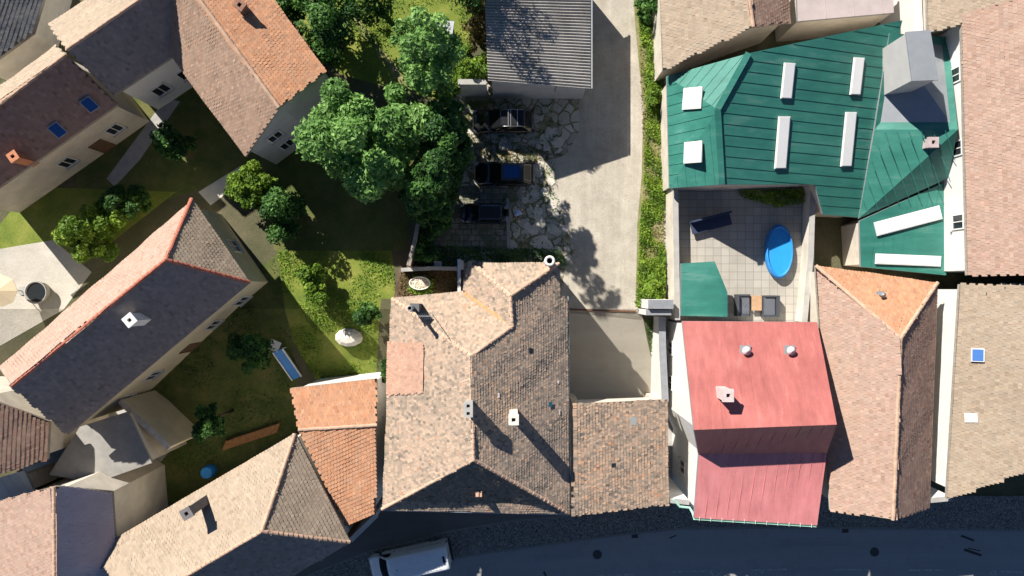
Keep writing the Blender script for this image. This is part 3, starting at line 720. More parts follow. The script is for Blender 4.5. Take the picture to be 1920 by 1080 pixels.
# ================================================================ the tiled house in the middle
ZE, ZR = 4.8, 8.6
def main_house():
    pts = dict(A=(716, 955, ZE), B=(1067, 963, ZE), KA=(745, 938, 5.2), KB=(1043, 945, 5.2), AP=(888, 862, ZR), RN=(883, 668, 8.5), NW=(735, 560, ZE), V=(866, 546, ZE),
               RJ=(961, 612, 7.05), WP=(957, 555, 7.2), NWW=(880, 492, ZE), NEW=(1048, 494, 5.2), E1=(1050, 556, 5.1), E2=(1063, 556, ZE))
    faces = [('NW', 'A', 'AP', 'RN'), ('B', 'E2', 'E1', 'NEW', 'WP', 'RJ', 'RN', 'AP'), ('KA', 'KB', 'AP'), ('A', 'B', 'KB', 'KA'), ('V', 'NW', 'RN', 'RJ'), ('NWW', 'V', 'RJ', 'WP'), ('NEW', 'NWW', 'WP')]
    loop = ['A', 'B', 'E2', 'E1', 'NEW', 'NWW', 'V', 'NW']
    holes = []
    root, W = house('tiled_house', 'long old tiled house with hipped roof and four chimneys in the middle', 'house', pts, faces, loop, [OLD, OLDE, OLD_SHADE, OLDE, OLD, OLD, OLD],
                    caps=[('A', 'AP'), ('AP', 'B'), ('AP', 'RN'), ('RN', 'NW'), ('RN', 'RJ'), ('RJ', 'WP'), ('WP', 'NWW'), ('WP', 'NEW')], tw=.19, ex=.205, th=.026, wav=.05, jit=1.0,
                    greys=[.10, .10, .1, .2, .0, .14, .0], mortar=MORTAR, capr=.10, seed=11, wall=PLASTER, inset=.4,
                    wins=[(1, .15, 3.2, 1, 1.4, False), (1, .3, 3.2, 1, 1.4, False), (1, .5, 3.0, 1, 1.4, False), (1, .72, 1.1, 1, 2.1, True), (1, .85, 2.0, .9, 1.3, False),
                          (4, .3, 1.9, 1, 1.3, False), (4, .7, 1.1, .9, 2.1, True), (0, .2, 4.0, 1, 1.5, False), (0, .5, 4.0, 1, 1.5, False), (0, .8, 4.0, 1, 1.5, False)])
    E = faces[1]; Wf = faces[0]
    # newer clay tiles let into the west slope
    q = [on_roof(W, Wf, *p) for p in ((728, 642), (726, 740), (793, 737), (795, 643))]
    u, v, n = frame_of([W[k] for k in Wf]); q = [p + n * .075 for p in q]
    V, F, t, g = tiles([q], .185, .185, .024, 5, None, (), .02, .6); np_mesh('new_tile_patch', V, F, NEWT, root, {'tint': t, 'grey': g})
    # orange valley gutter between the two wings
    m = MB(); a, b = W['V'].copy(), W['RJ'].copy(); up = Vector((0, 0, .10)); m.bar(a.lerp(b, .05) + up, a.lerp(b, .92) + up, .26, .03); m.build('valley_gutter', simple('rusty_gutter', (.42, .22, .10), .7, .4, 5), root)
    # glass tiles and loose tiles
    def patch(px, py, w, h, mat, nm):
        p = on_roof(W, E, px, py); u, v, n = frame_of([W[k] for k in E]); m = MB(); m.box(p + n * .09, (w, h, .03), axes=Matrix((u, v, n)).transposed()); m.build(nm, mat, root)
    patch(994, 657, .32, .26, PANE, 'glass_tile'); patch(1031, 758, .34, .3, glass_mat('blue_glass_tile', (.03, .12, .16), .2), 'glass_tile')
    patch(934, 741, .3, .12, WHITEP, 'loose_tile'); patch(1046, 716, .2, .1, WHITEP, 'loose_tile'); patch(1048, 773, .3, .08, CONCL, 'loose_tile')
    # small roof hatch in the street slope
    S = faces[2]; p = on_roof(W, S, 898, 924); m = MB(); m.box(p + Vector((0, 0, .1)), (.42, .4, .34)); h = m.build('roof_hatch', simple('hatch_clay', (.55, .34, .24), .8, .2, 3), root)
    m = MB(); m.box(p + Vector((.02, .02, .285)), (.04, .5, .03)); m.build('hatch_bar', DARKM, h)
    # gutter pipe along the street and the drive
    for a, b in (('A', 'B'), ('B', 'E2')):
        m = MB(); pa, pb = W[a], W[b]; o = Vector((0, -.09, 0)) if a == 'A' else Vector((.09, 0, 0)); m.tube([pa + o - Vector((0, 0, .13)), pb + o - Vector((0, 0, .13))], .06, 8); m.build('gutter', ZINC, root)
    # chimneys
    p = P(878, 768, 9.9); p.z = 9.0; p.z = 8.3; chimney('chimney', 'twin flue rendered chimney astride the long ridge', p, 9.9, .46, .82, CONC, 2)
    p = P(963, 787, 9.4); p.z = 7.0; chimney('chimney', 'pale square chimney with one flue on the dark east slope', p, 9.4, .54, .54, simple('pale_render', (.62, .59, .52), .9, .15, 3), 1)
    p = P(777, 577, 7.5); zb = roof_z(W, faces[4], P(777, 577, 7.5)); p.z = zb
    r = empty('chimney', p, 'dark chimney box with a tall round metal pipe near the aerial', 'chimney')
    m = MB(); m.box((p.x, p.y, (zb - .5 + 7.4) / 2), (.50, .46, 7.4 - zb + .5)); m.build('stack', simple('soot_brick', (.07, .065, .065), .8, .3, 5), r)
    m = MB(); m.box((p.x, p.y, 7.44), (.6, .56, .09)); m.build('chimney_cap', simple('dark_slab', (.12, .12, .125), .7, .2, 4), r)
    m = MB(); c = Vector((p.x - .12, p.y, 0)); m.lathe(c, [(.13, 7.4), (.13, 8.75), (.17, 8.78), (.17, 8.86), (.115, 8.86), (.115, 8.3)], 20); m.build('pipe', ZINC, r, True)
    m = MB(); m.lathe(c, [(0, 8.4), (.112, 8.4)], 20); m.build('flue', DARKM, r)
    p = P(1031, 489, 6.7); r = empty('chimney', (p.x, p.y, 0), 'round white chimney at the north east roof corner', 'chimney')
    m = MB(); m.lathe((p.x, p.y, 0), [(.26, 0), (.26, 6.1), (.36, 6.15), (.36, 6.62), (.33, 6.7), (.21, 6.7), (.19, 6.6), (.19, 6.0)], 28); m.build('stack', simple('white_concrete', (.68, .68, .66), .8, .1, 2), r, True)
    m = MB(); m.lathe((p.x, p.y, 0), [(0, 6.05), (.188, 6.05)], 28); m.build('flue', DARKM, r)
    p = on_roof(W, faces[6], 900, 496); r = empty('vent_pipe', p, 'small black vent pipe at the north west corner of the wing roof', 'vent pipe')
    m = MB(); m.lathe(p, [(.08, -.1), (.08, .45), (.05, .45), (.05, .2)], 14); m.build('pipe', BLACKP, r, True); m = MB(); m.box(p + Vector((-.25, .05, .1)), (.6, .3, .1), .3); m.build('flashing', simple('lead', (.1, .1, .1), .7, .4, 6), r)
    # the aerial
    p = on_roof(W, faces[4], 812, 590); r = empty('television_aerial', p, 'rake shaped television aerial on a thin mast by the dark chimney', 'aerial')
    m = MB(); m.tube([p - Vector((0, 0, .2)), p + Vector((0, 0, 3.3))], .022, 6); m.build('mast', STEEL, r)
    m = MB(); a = p + Vector((-.75, .02, 3.0)); b = p + Vector((.3, .02, 3.0)); m.tube([a, b], .015, 5); bm_ = m.build('boom', STEEL, r)
    m = MB()
    for i in range(9): q = a.lerp(b, i / 8); m.tube([q + Vector((0, -.14 - .012 * i, .02)), q + Vector((0, .14 + .012 * i, .02))], .009, 4)
    m.build('elements', STEEL, bm_)
main_house()

# ================================================================ gatehouse roof over the drive
def gatehouse():
    pts = dict(wN=(1076, 758, 4.95), eN=(1251, 749, 4.35), eS=(1254, 945, 4.35), wS=(1076, 967, 4.95))
    root, W = house('gatehouse', 'tiled gateway building with patchy brown orange roof over the drive', 'gatehouse', pts, [('eS', 'eN', 'wN', 'wS')], ['wN', 'wS', 'eS', 'eN'], GATE, tw=.19, ex=.215, th=.044, greys=[.12], wav=.06, jit=1.5, seed=4, inset=.3, wall=PLASTER, zb=1.2)
    f = ('eS', 'eN', 'wN', 'wS'); u, v, n = frame_of([W[k] for k in f]); ax = Matrix((u, v, n)).transposed()
    for px, py, w_, h_, mt in ((1187, 789, .55, .42, glass_mat('cloudy_glass', (.25, .28, .28), .3)), (1150, 872, .3, .28, PANE)):
        m = MB(); m.box(on_roof(W, f, px, py) + n * .09, (w_, h_, .03), axes=ax); m.build('glass_tile', mt, root)
    # piers that carry it
    for px, py in ((1082, 765), (1082, 955), (1246, 940), (1244, 765)):
        q = P(px, py, 3.0); m = MB(); m.box((q.x, q.y, -.2), (.5, .5, 6.0)); m.build('pier', STONE, root)
    a = [P(x, y, 3) for x, y in ((1080, 760), (1247, 750))]
    m = MB(); m.bar(Vector((a[0].x, a[0].y - .12, 3.0)), Vector((a[1].x, a[1].y - .12, 3.0)), .16, .25); m.build('lintel', WOOD, root)
gatehouse()

# ================================================================ corrugated shed
def shed():
    z = dict(nw=6.0, sw=6.0, se=4.1, ne=4.1)
    A, B, Cc, D = P(906, -75, 5.6), P(915, 151, 5.6), P(1107, 166, 3.8), P(1107, -75, 3.8)
    c = (A + B + Cc + D) / 4; root = empty('garage_shed', (c.x, c.y, 0), 'long grey garage shed under a ribbed metal roof beside the drive', 'shed')
    pl = offset2d([A, B, Cc, D], .25); zs = [5.45, 5.45, 3.65, 3.65]; m = MB()
    vs = [(p.x, p.y, -.3) for p in pl] + [(p.x, p.y, zs[i]) for i, p in enumerate(pl)]
    m.add(vs, [(i, (i + 1) % 4, 4 + (i + 1) % 4, 4 + i) for i in range(4)]); m.build('wall', GREYP, root)
    n = 440; k = 13; V = np.zeros((n, k, 3)); 
    for i in range(n):
        t = i / (n - 1); l = D.lerp(Cc, t); r = A.lerp(B, t)
        for j in range(k):
            p = r.lerp(l, j / (k - 1)); ph = (t * 9.9 / .235) * 2 * math.pi
            V[i, j] = (p.x, p.y, p.z + .058 * math.sin(ph) + .006 * math.sin(j * 1.7 + i * .01))
    idx = np.arange(n * k).reshape(n, k); F = np.stack([idx[:-1, :-1], idx[1:, :-1], idx[1:, 1:], idx[:-1, 1:]], -1).reshape(-1, 4)
    mt, nt, b = mat_new('weathered_ribbed_metal'); n1 = noise(nt, .6, 5); n2 = noise(nt, 9, 4, .7)
    nt.links.new(ramp(nt, math_(nt, 'ADD', math_(nt, 'MULTIPLY', n1, .6), math_(nt, 'MULTIPLY', n2, .4)), [(.36, (.24, .225, .205)), (.62, (.38, .36, .335))]), b.inputs['Base Color']); b.inputs['Roughness'].default_value = .75
    np_mesh('roof', V.reshape(-1, 3), F, mt, root, smooth=True)
    m = MB(); o = Vector((.10, 0, -.02)); m.bar(D + o, Cc + o, .10, .09); m.build('gutter', ZINC, root)
    m = MB(); m.box(((pl[1].x + pl[2].x) / 2 + 1.2, (pl[1].y + pl[2].y) / 2 - .03, 2.9), (.02, .05, 1.8)); m.build('wall_crack', DARKM, root)
    m = MB(); wx = pl[2].x; m.box((wx + .02, pl[2].y + 5.4, 1.2), (.08, 2.6, 2.4)); g = m.build('door', simple('shed_door', (.09, .09, .095), .6, .2, 3), root)
    m = MB(); m.box((wx + .08, pl[2].y + 4.4, 1.1), (.05, .05, .2)); m.build('handle', STEEL, g)
    # wall that runs on towards the trees
    a, b = P(860, 154, 3.4), P(914, 153, 3.4); r = empty('garden_wall', ((a.x + b.x) / 2, a.y, 0), 'bare grey rendered wall running from the shed to the trees', 'wall')
    m = MB(); m.bar((a.x, a.y, 1.6), (b.x - .1, a.y, 1.6), .3, 3.6); m.build('wall_body', GREYP, r); m = MB(); m.bar((a.x - .04, a.y, 3.44), (b.x - .1, a.y, 3.44), .38, .09); m.build('coping', CONC, r)
shed()

# ================================================================ small things round the yard
def box_wall(name, label, line, z1, th, mat, capmat=None, cat='wall', group=None, z0=None):
    pts = [P(p[0], p[1], z1 if not isinstance(z1, list) else z1[i]) for i, p in enumerate(line)]
    c = sum(pts, Vector()) / len(pts); r = empty(name, (c.x, c.y, gz(c.y)), label, cat, group)
    m = MB(); cp = MB()
    for a, b in zip(pts, pts[1:]):
        d = (b - a); d.z = 0; d.normalize(); s = Vector((-d.y, d.x, 0)) * th / 2; lo = [gz(p.y) - .3 if z0 is None else z0 for p in (a, b, b, a)]
        m.prism([(p.x, p.y) for p in (a - s, b - s, b + s, a + s)], lo, [a.z, b.z, b.z, a.z])
        if capmat: cp.bar(a + Vector((0, 0, .045)), b + Vector((0, 0, .045)), th + .08, .08)
    m.build('wall_body', mat, r)
    if capmat: cp.build('coping', capmat, r)
    return r
box_wall('garden_wall', 'weathered plot wall with wooden coping beside the dark yard corner', [(786, 408), (778, 452), (766, 498)], 2.0, .22, BRICK, WOOD)
box_wall('garden_wall', 'low brick wall on the north side of the littered terrace', [(752, 506), (812, 503), (858, 504)], 1.1, .2, BRICK, CONC)
box_wall('garden_wall', 'thin white topped wall beside the narrow lean-to roof', [(861, 486), (861, 548)], 3.9, .14, WHITEP, FRAMEW)
box_wall('retaining_wall', 'white rendered wall with grey coping along the right of the ramp', [(1241, 594), (1242, 650), (1247, 752)], [1.9, 1.9, 1.7], .42, WHITEP, simple('slate_coping', (.22, .23, .25), .8, .2, 3))
box_wall('sun_block_wall', 'added pale wall keeping sun off the road between the gateway and the red house', [(1256, 938), (1292, 942)], 4.3, .25, WHITEP, CONC)  # added wall, blocks sun reaching the road through the passage
box_wall('sun_block_wall', 'added pale wall keeping sun off the road between the orange hip house and the sand roof', [(1742, 938), (1784, 934)], 4.6, .25, WHITEP, CONC)  # also added, stops a sunlit patch on the road by this gap
def pillar():
    r0 = P(1228, 577, 1.5); r = empty('gate_pillar', (r0.x, r0.y, 0), 'white rendered gate pillar with stepped grey top at the drive entrance', 'gate pillar')
    capm = simple('slate_coping', (.22, .23, .25))
    def blk(x0, y0, x1, y1, z, nm):
        a, b = P(x0, y0, z), P(x1, y1, z); m = MB(); m.box(((a.x + b.x) / 2, (a.y + b.y) / 2, z / 2 - .2), (b.x - a.x, a.y - b.y, z + .3)); o = m.build(nm, WHITEP, r)
        m = MB(); m.box(((a.x + b.x) / 2, (a.y + b.y) / 2, z), (b.x - a.x + .04, a.y - b.y, .08)); m.build('coping', capm, o)
    blk(1216, 562, 1262, 579, 3.4, 'pillar_body'); blk(1212, 581, 1258, 591, 3.1, 'pillar_step')
pillar()
def terrace():
    sheet('terrace_floor', [(748, 506), (862, 504), (862, 556), (738, 560)], .020, DEBRIS)
    pts = dict(a=(863, 506, 3.4), b=(863, 548, 3.4), c=(879, 548, 4.2), d=(879, 506, 4.2))
    house('lean_to', 'narrow brown tiled lean-to between the terrace and the wing', 'lean-to', pts, [('a', 'b', 'c', 'd')], ['a', 'b', 'c', 'd'], BROWN, tw=.2, ex=.2, th=.03, greys=[.5], inset=.06)
    c = G(789, 531); r = empty('tub_planter', c, 'white oval stone tub full of pale stones on the littered terrace', 'planter')
    m = MB()
    prof = [(.0, .02), (.55, .02), (.68, .35), (.74, .62), (.78, .66), (.72, .67), (.66, .6), (.64, .52)]
    m.lathe(c, prof, 32, sx=1.05, sy=.66); m.build('tub', simple('white_stone', (.72, .70, .62), .8, .1, 3), r, True)
    m = MB(); m.lathe(c, [(0, .6), (.35, .6), (.64, .53)], 32, sx=1.04, sy=.65); rs = random.Random(5); 
    for i in range(60):
        a = rs.random() * 6.28; q = rs.random() ** .5 * .58; m.lathe(c + Vector((math.cos(a) * q * 1.05, math.sin(a) * q * .64, .56)), [(0, .0), (.07 * rs.uniform(.6, 1.3), .02), (.05, .07), (0, .09)], 6)
    m.build('stones', STONE, r)
    ground_plants('terrace_plants', 'bright green leafy plants around the white oval tub', [(764, 545), (776, 515), (800, 516), (815, 524), (812, 548), (790, 556)], 900, .10, .55, LEAFB, 1)
    ground_plants('terrace_litter', 'dry brown stalks and leaves littering the small terrace', [(752, 508), (860, 506), (860, 548), (745, 556)], 1500, .10, .15, LEAFDRY, 2)
    # white garden chair
    c = G(823, 499); r = empty('garden_chair', c, 'white plastic garden chair standing at the terrace wall', 'chair', rz=0)
    m = MB(); m.box(c + Vector((0, 0, .43)), (.52, .48, .04)); m.build('seat', WHITE, r)
    m = MB(); [m.box(c + Vector((x, .25 + .03, .66)), (.08, .035, .44)) for x in (-.21, -.105, 0, .105, .21)]; m.box(c + Vector((0, .28, .9)), (.54, .045, .08)); m.build('backrest', WHITE, r)
    for x in (-.23, .23):
        for y in (-.2, .2): m = MB(); m.tube([c + Vector((x * 1.1, y * 1.15, 0)), c + Vector((x, y, .42))], .022, 8); m.build('leg', WHITE, r)
        m = MB(); m.bar(c + Vector((x * 1.12, -.2, .64)), c + Vector((x * 1.12, .26, .66)), .05, .03); m.bar(c + Vector((x * 1.12, -.2, .42)), c + Vector((x * 1.12, -.2, .63)), .04, .04); m.build('armrest', WHITE, r)
terrace()
ground_plants('verge_grass', 'bright green weeds and grass along the right of the drive', [(1196, 20), (1243, 20), (1248, 572), (1196, 572), (1199, 420), (1207, 330), (1212, 200), (1200, 60)], 15000, .10, .32, LEAFB, 3, clump=.9)
ground_plants('verge_bush_growth', 'denser leafy growth at the end of the grassy verge', [(1190, 575), (1196, 490), (1244, 480), (1246, 572)], 2600, .11, .8, LEAFB, 8)
ground_plants('verge_bush_growth', 'leafy weeds on the upper part of the verge', [(1205, 60), (1242, 20), (1242, 150), (1214, 160)], 1500, .12, .7, LEAFB, 9)
ground_plants('verge_dry_grass', 'dry yellow grass among the green verge', [(1196, 20), (1246, 20), (1248, 565), (1196, 565), (1207, 330)], 3000, .09, .2, LEAFDRY, 4)
ground_plants('yard_weeds', 'green weeds growing between the yard slabs', [(800, 500), (862, 195), (1060, 195), (1040, 300), (1060, 480), (1040, 490), (960, 486), (880, 488)], 5200, .07, .12, LEAF, 5, clump=2.2)
ground_plants('yard_weeds', 'thick dark weeds along the north wall of the house', [(770, 500), (800, 460), (1050, 468), (1068, 500), (880, 487), (860, 500)], 3800, .09, .3, LEAFD, 6)
ground_plants('yard_weeds', 'dry weeds in the sunny part of the yard', [(880, 250), (1060, 290), (1010, 310), (930, 300), (850, 300)], 1500, .08, .12, LEAFDRY, 10)
ground_plants('ramp_plants', 'weeds at the foot of the white ramp wall', [(1208, 600), (1228, 600), (1234, 690), (1226, 690)], 420, .10, .4, LEAF, 7)
ground_plants('lawn_grass', 'long grass in the sunny garden left of the house', [(520, 470), (735, 470), (742, 560), (715, 560), (706, 700), (600, 725), (550, 640)], 6000, .09, .12, LEAFB, 11, clump=.7)
ground_plants('lawn_grass', 'grass in the sunny garden above the big tree', [(560, -20), (905, -20), (890, 60), (850, 150), (640, 140)], 6000, .09, .12, LEAFB, 12, clump=.7)
ground_plants('lawn_grass', 'rough grass in the shaded garden behind the tan house', [(520, 475), (548, 640), (560, 730), (556, 815), (225, 1000), (290, 840), (215, 745)], 6000, .09, .12, LEAF, 13, clump=.7)
def rubble():
    m = MB(); rs = random.Random(9)
    for i in range(170):
        px, py = rs.choice([(rs.uniform(790, 815), rs.uniform(405, 430)), (rs.uniform(785, 802), rs.uniform(435, 465)), (rs.uniform(1222, 1238), rs.uniform(610, 745))])
        c = G(px, py); s = rs.uniform(.05, .16); m.lathe(c, [(0, -.02), (s, .0), (s * .8, s * .5), (0, s * .7)], 5, sx=rs.uniform(.7, 1.3))
    tag(m.build('rubble', STONE), 'pale stone rubble heaped by the walls', 'rubble', None, 'stuff')
rubble()

# ================================================================ neighbours on the left
def left_side():
    house('orange_house', 'gabled house with an orange tiled roof above the shaded garden', 'house',
          dict(eWN=(236, -10, 6.2), eWS=(460, 293, 6.2), rS=(523, 201, 9.4), eES=(611, 133, 7.3), eEN=(500, -20, 7.3), rN=(358, -22, 9.4)),
          [('eES', 'eEN', 'rN', 'rS'), ('eWN', 'eWS', 'rS', 'rN')], ['eWN', 'eWS', 'rS', 'eES', 'eEN', 'rN'], [ORANGE, TERRA], caps=[('rN', 'rS')], wall=GREYP, seed=21,
          wins=[(1, .5, 2.2, 1, 1.4, False), (2, .5, 2.2, 1, 1.4, False), (1, .5, 4.9, 1, 1.2, False)])
    W = {}
    p = P(452, 15, 8.9); p.z = 7.6; chimney('chimney', 'brick chimney on the orange roofed gable house', P(452, 12, 9.0) - Vector((0, 0, 1.2)), 9.2, .5, .6, BRICK, 1, R(53))
    house('grey_roof_house', 'house with a roof painted grey for shade, joined to the orange gable house', 'house',
          dict(sW=(213, 178, 6), sE=(350, 88, 6), rE=(318, -38, 9.0), rW=(126, 93, 9.0), nW=(92, 46, 6), nE=(262, -70, 6)),
          [('sW', 'sE', 'rE', 'rW'), ('nE', 'nW', 'rW', 'rE')], ['sW', 'sE', 'rE', 'nE', 'nW', 'rW'], [GREYT_SHADE, TAN], caps=[('rW', 'rE')], seed=22, wall=WHITEP,
          wins=[(0, .3, 2.4, 1.1, 1.4, False), (0, .7, 2.4, 1.1, 1.4, False)])
    house('slate_roof_house', 'low building with dark blue slate roof in the top left corner', 'building', dict(eN=(98, -60, 3.4), eS=(62, 62, 3.4), wS=(-60, 150, 5.2), wN=(-60, -60, 5.2)),
          [('eS', 'eN', 'wN', 'wS')], ['eN', 'eS', 'wS', 'wN'], [tiles_mat('slates', [(0, (.03, .035, .05)), (.5, (.055, .065, .09)), (1, (.09, .10, .13))], .4, .3)], seed=20)
    r, W = house('brown_roof_house', 'long low house with dark reddish brown roof at the upper left', 'house',
          dict(sW=(-80, 405, 5.4), sE=(220, 196, 5.4), rE=(124, 103, 8.1), rW=(-90, 262, 8.1), nW=(-110, 240, 5.4), nE=(106, 87, 5.4)),
          [('sW', 'sE', 'rE', 'rW'), ('nE', 'nW', 'rW', 'rE')], ['sW', 'sE', 'rE', 'nE', 'nW', 'rW'], [BROWN, TAN], caps=[('rW', 'rE')], seed=23, wall=PLASTER,
          wins=[(0, .5, 2.2, 1, 1.3, False), (0, .7, 1.1, 1, 2.1, True), (0, .85, 2.2, 1, 1.3, False)])
    f = ('sW', 'sE', 'rE', 'rW'); u, v, n = frame_of([W[k] for k in f]); ax = Matrix((u, v, n)).transposed()
    for px, py in ((108, 243), (168, 195)):
        m = MB(); q = on_roof(W, f, px, py); m.box(q + n * .08, (.8, 1.0, .1), axes=ax); fr = m.build('roof_window', ZINC, r); m = MB(); m.box(q + n * .14, (.66, .86, .03), axes=ax); m.build('pane', BLUEGLASS, fr)
    q = on_roof(W, f, 50, 300); chimney('chimney', 'orange brick chimney on the dark brown roof', q, q.z + 1.3, .55, .55, simple('orange_brick', (.45, .19, .10), .9, .3, 5), 1, R(35))
    # big pink house with hipped end
    r, W = house('pink_roof_house', 'big house with pale pink roof and hipped end at the left', 'house',
          dict(nC=(360, 373, 5.2), eC=(468, 529, 5.2), sW=(128, 815, 5.2), rW=(22, 724, 9.0), nW=(2, 692, 5.2), h=(311, 487, 9.0)),
          [('nC', 'nW', 'rW', 'h'), ('eC', 'nC', 'h'), ('sW', 'eC', 'h', 'rW')], ['nC', 'eC', 'sW', 'rW', 'nW'], [PINK, TAN, GREYT_SHADE], caps=[('nC', 'h'), ('eC', 'h'), ('h', 'rW')], seed=24, wall=simple('cream_plaster', (.60, .53, .38), .9, .12, 1),
          capm=simple('red_ridge', (.42, .14, .09), .85, .25, 3), wins=[(1, .12, 2.2, 1, 1.4, False), (1, .3, 2.2, 1, 1.4, False), (1, .5, 1.1, 1, 2.1, True), (1, .68, 2.2, 1, 1.4, False), (1, .86, 2.2, 1, 1.4, False), (0, .5, 2.2, 1, 1.4, False)])
    f = ('sW', 'eC', 'h', 'rW'); q = on_roof(W, f, 268, 598); chimney('chimney', 'white chimney on the shaded slope of the pink house', q, q.z + 1.6, .62, .62, WHITEP, 1, R(40))
    house('corner_house', 'house with a dark red brown roof at the left edge', 'house',
          dict(eN=(92, 790, 5.2), eS=(88, 862, 5.2), rS=(-50, 905, 7.6), rN=(-50, 738, 7.6), wN=(-150, 720, 5.2), wS=(-150, 930, 5.2)),
          [('eS', 'eN', 'rN', 'rS'), ('wN', 'wS', 'rS', 'rN')], ['eN', 'eS', 'rS', 'wS', 'wN', 'rN'], [BROWN, BROWN], caps=[('rN', 'rS')], seed=25)
    r, W = house('peach_house', 'house with a peach coloured roof in the bottom left corner', 'house',
          dict(eN=(208, 922, 5.4), eS=(226, 1150, 5.4), rS=(104, 1150, 8.3), rN=(102, 912, 8.3), wN=(-40, 950, 5.4), wS=(-40, 1150, 5.4)),
          [('eS', 'eN', 'rN', 'rS'), ('wN', 'wS', 'rS', 'rN')], ['eN', 'eS', 'rS', 'wS', 'wN', 'rN'], [simple('lilac_shade_slope', (.40, .37, .42), .6, .1, 1), PINK], caps=[('rN', 'rS')], seed=26)  # lilac is the east slope's shade, put into its colour
    house('flat_annex', 'small annex with pale metal roof above the peach house', 'annex', dict(a=(-30, 905, 3.6), b=(45, 882, 3.6), c=(66, 925, 3.2), d=(-30, 968, 3.2)), [('d', 'c', 'b', 'a')], ['a', 'b', 'c', 'd'], [simple('pale_sheet', (.55, .60, .64), .5, .1, 1)], kind='seam')
    house('flat_shed', 'grey flat roofed shed in the paved court at lower left', 'shed', dict(a=(92, 890, 3.0), b=(150, 800, 3.0), c=(238, 772, 3.1), d=(285, 868, 3.1), e=(180, 905, 3.0)), [('e', 'd', 'c', 'b', 'a')], ['a', 'b', 'c', 'd', 'e'], [simple('felt_roof', (.27, .26, .24), .9, .2, 1.5)], kind='seam', seam=1.0, inset=.15)
    box_wall('garden_wall', 'cream wall from the pink house corner into the paved court', [(226, 752), (318, 840)], 2.2, .35, simple('cream_plaster', (.6, .53, .38)), STONE)
    box_wall('garden_wall', 'cream curved wall beside the lilac roof slope', [(184, 905), (210, 955), (225, 1000)], 2.4, .35, simple('cream_plaster', (.6, .53, .38)), STONE)
    r, W = house('tan_house', 'hipped house with tan roof near the street at lower left', 'house',
          dict(nC=(553, 813, 5.3), eC=(656, 1016, 5.3), sW=(430, 1150, 5.3), rW=(260, 1132, 8.6), nW=(168, 1038, 5.3), h=(491, 996, 8.6)),
          [('nC', 'nW', 'rW', 'h'), ('eC', 'nC', 'h'), ('sW', 'eC', 'h', 'rW')], ['nC', 'eC', 'sW', 'rW', 'nW'], [TAN, TAN, GREYT_SHADE], caps=[('nC', 'h'), ('eC', 'h'), ('h', 'rW')], seed=27, wins=[(0, .5, 2.0, 1, 1.3, False)])
    q = on_roof(W, ('nC', 'nW', 'rW', 'h'), 383, 940); chimney('chimney', 'dark chimney on the sunny slope of the tan house', q, q.z + 2.6, .6, .6, simple('dark_render', (.16, .15, .15), .9, .2, 3), 1, R(30))
    house('orange_annex', 'low house with bright orange roof squeezed beside the big tiled house', 'house',
          dict(nE=(706, 710, 4.6), nW=(545, 728, 4.6), rW=(560, 806, 5.35), rE=(706, 797, 5.35), sW=(650, 986, 4.6), sE=(704, 962, 4.6)),
          [('nE', 'nW', 'rW', 'rE'), ('sW', 'sE', 'rE', 'rW')], ['nE', 'rE', 'sE', 'sW', 'rW', 'nW'], [ORANGE, ORANGE], caps=[('rW', 'rE')], seed=28, wall=WHITEP, inset=.2)
    # white fascia along the street corner
    a, b = P(657, 1014, 3.4), P(706, 966, 3.4); r = empty('street_wall', ((a.x + b.x) / 2, (a.y + b.y) / 2, DROP), 'white topped wall at the street corner beside the orange roof', 'wall')
    m = MB(); m.bar((a.x, a.y, .6), (b.x, b.y, .6), .22, 5.4); m.build('wall_body', WHITEP, r); m = MB(); m.bar((a.x, a.y, 3.36), (b.x, b.y, 3.36), .34, .1); m.build('coping', CONCL, r)
    q = P(648, 1014, 3.2); r = empty('brick_pier', (q.x, q.y, DROP), 'small brick pier at the corner of the tan house', 'pier')
    m = MB(); m.box((q.x, q.y, .5), (.5, .5, 5.2), .7); m.build('pier_body', BRICK, r); m = MB(); m.box((q.x, q.y, 3.15), (.62, .62, .12), .7); m.build('coping', simple('pier_coping', (.4, .28, .22)), r)
    # garden things
    house('garden_hut', 'small grey roofed garden hut on the upper lawn', 'hut', dict(a=(806, 36, 2.2), b=(852, 40, 2.2), c=(848, 66, 2.5), d=(800, 62, 2.5)), [('b', 'a', 'd', 'c')], ['a', 'b', 'c', 'd'], [simple('hut_felt', (.34, .36, .38), .8, .15, 2)], kind='seam', inset=.12, wall=WOOD)
    c = G(655, 632); r = empty('boulder', c, 'big whitish boulder on the sunny garden lawn', 'boulder'); m = MB(); m.lathe(c, [(0, -.1), (1.0, -.05), (.95, .35), (.6, .6), (0, .68)], 11, sx=1.1, sy=.75); m.build('stone', CONCL, r)
    c = G(545, 682); r = empty('garden_slide', c, 'blue and white garden slide lying in the shaded grass', 'slide', rz=0)
    m = MB(); a, b = G(528, 655, .9), G(558, 708, .15); m.bar(a, b, .75, .06); m.build('chute', BLUE, r)
    d = (b - a).normalized(); s = Vector((-d.y, d.x, 0)).normalized() * .4
    for k in (-1, 1): m = MB(); m.bar(a + s * k + Vector((0, 0, .08)), b + s * k + Vector((0, 0, .08)), .07, .2); m.build('side_rail', WHITE, r)
    for k in (-1, 1): m = MB(); m.bar(a + s * k * .9, Vector((a.x + s.x * k, a.y + s.y * k, gz(a.y))), .07, .07); m.build('leg', WHITE, r)
    m = MB(); m.box(a + Vector((-.25, .35, -.02)), (.8, .8, .05), -.4); m.build('platform', WHITE, r)
    c = G(398, 880); r = empty('water_barrel', c, 'bright blue water barrel beside the tan house', 'barrel')
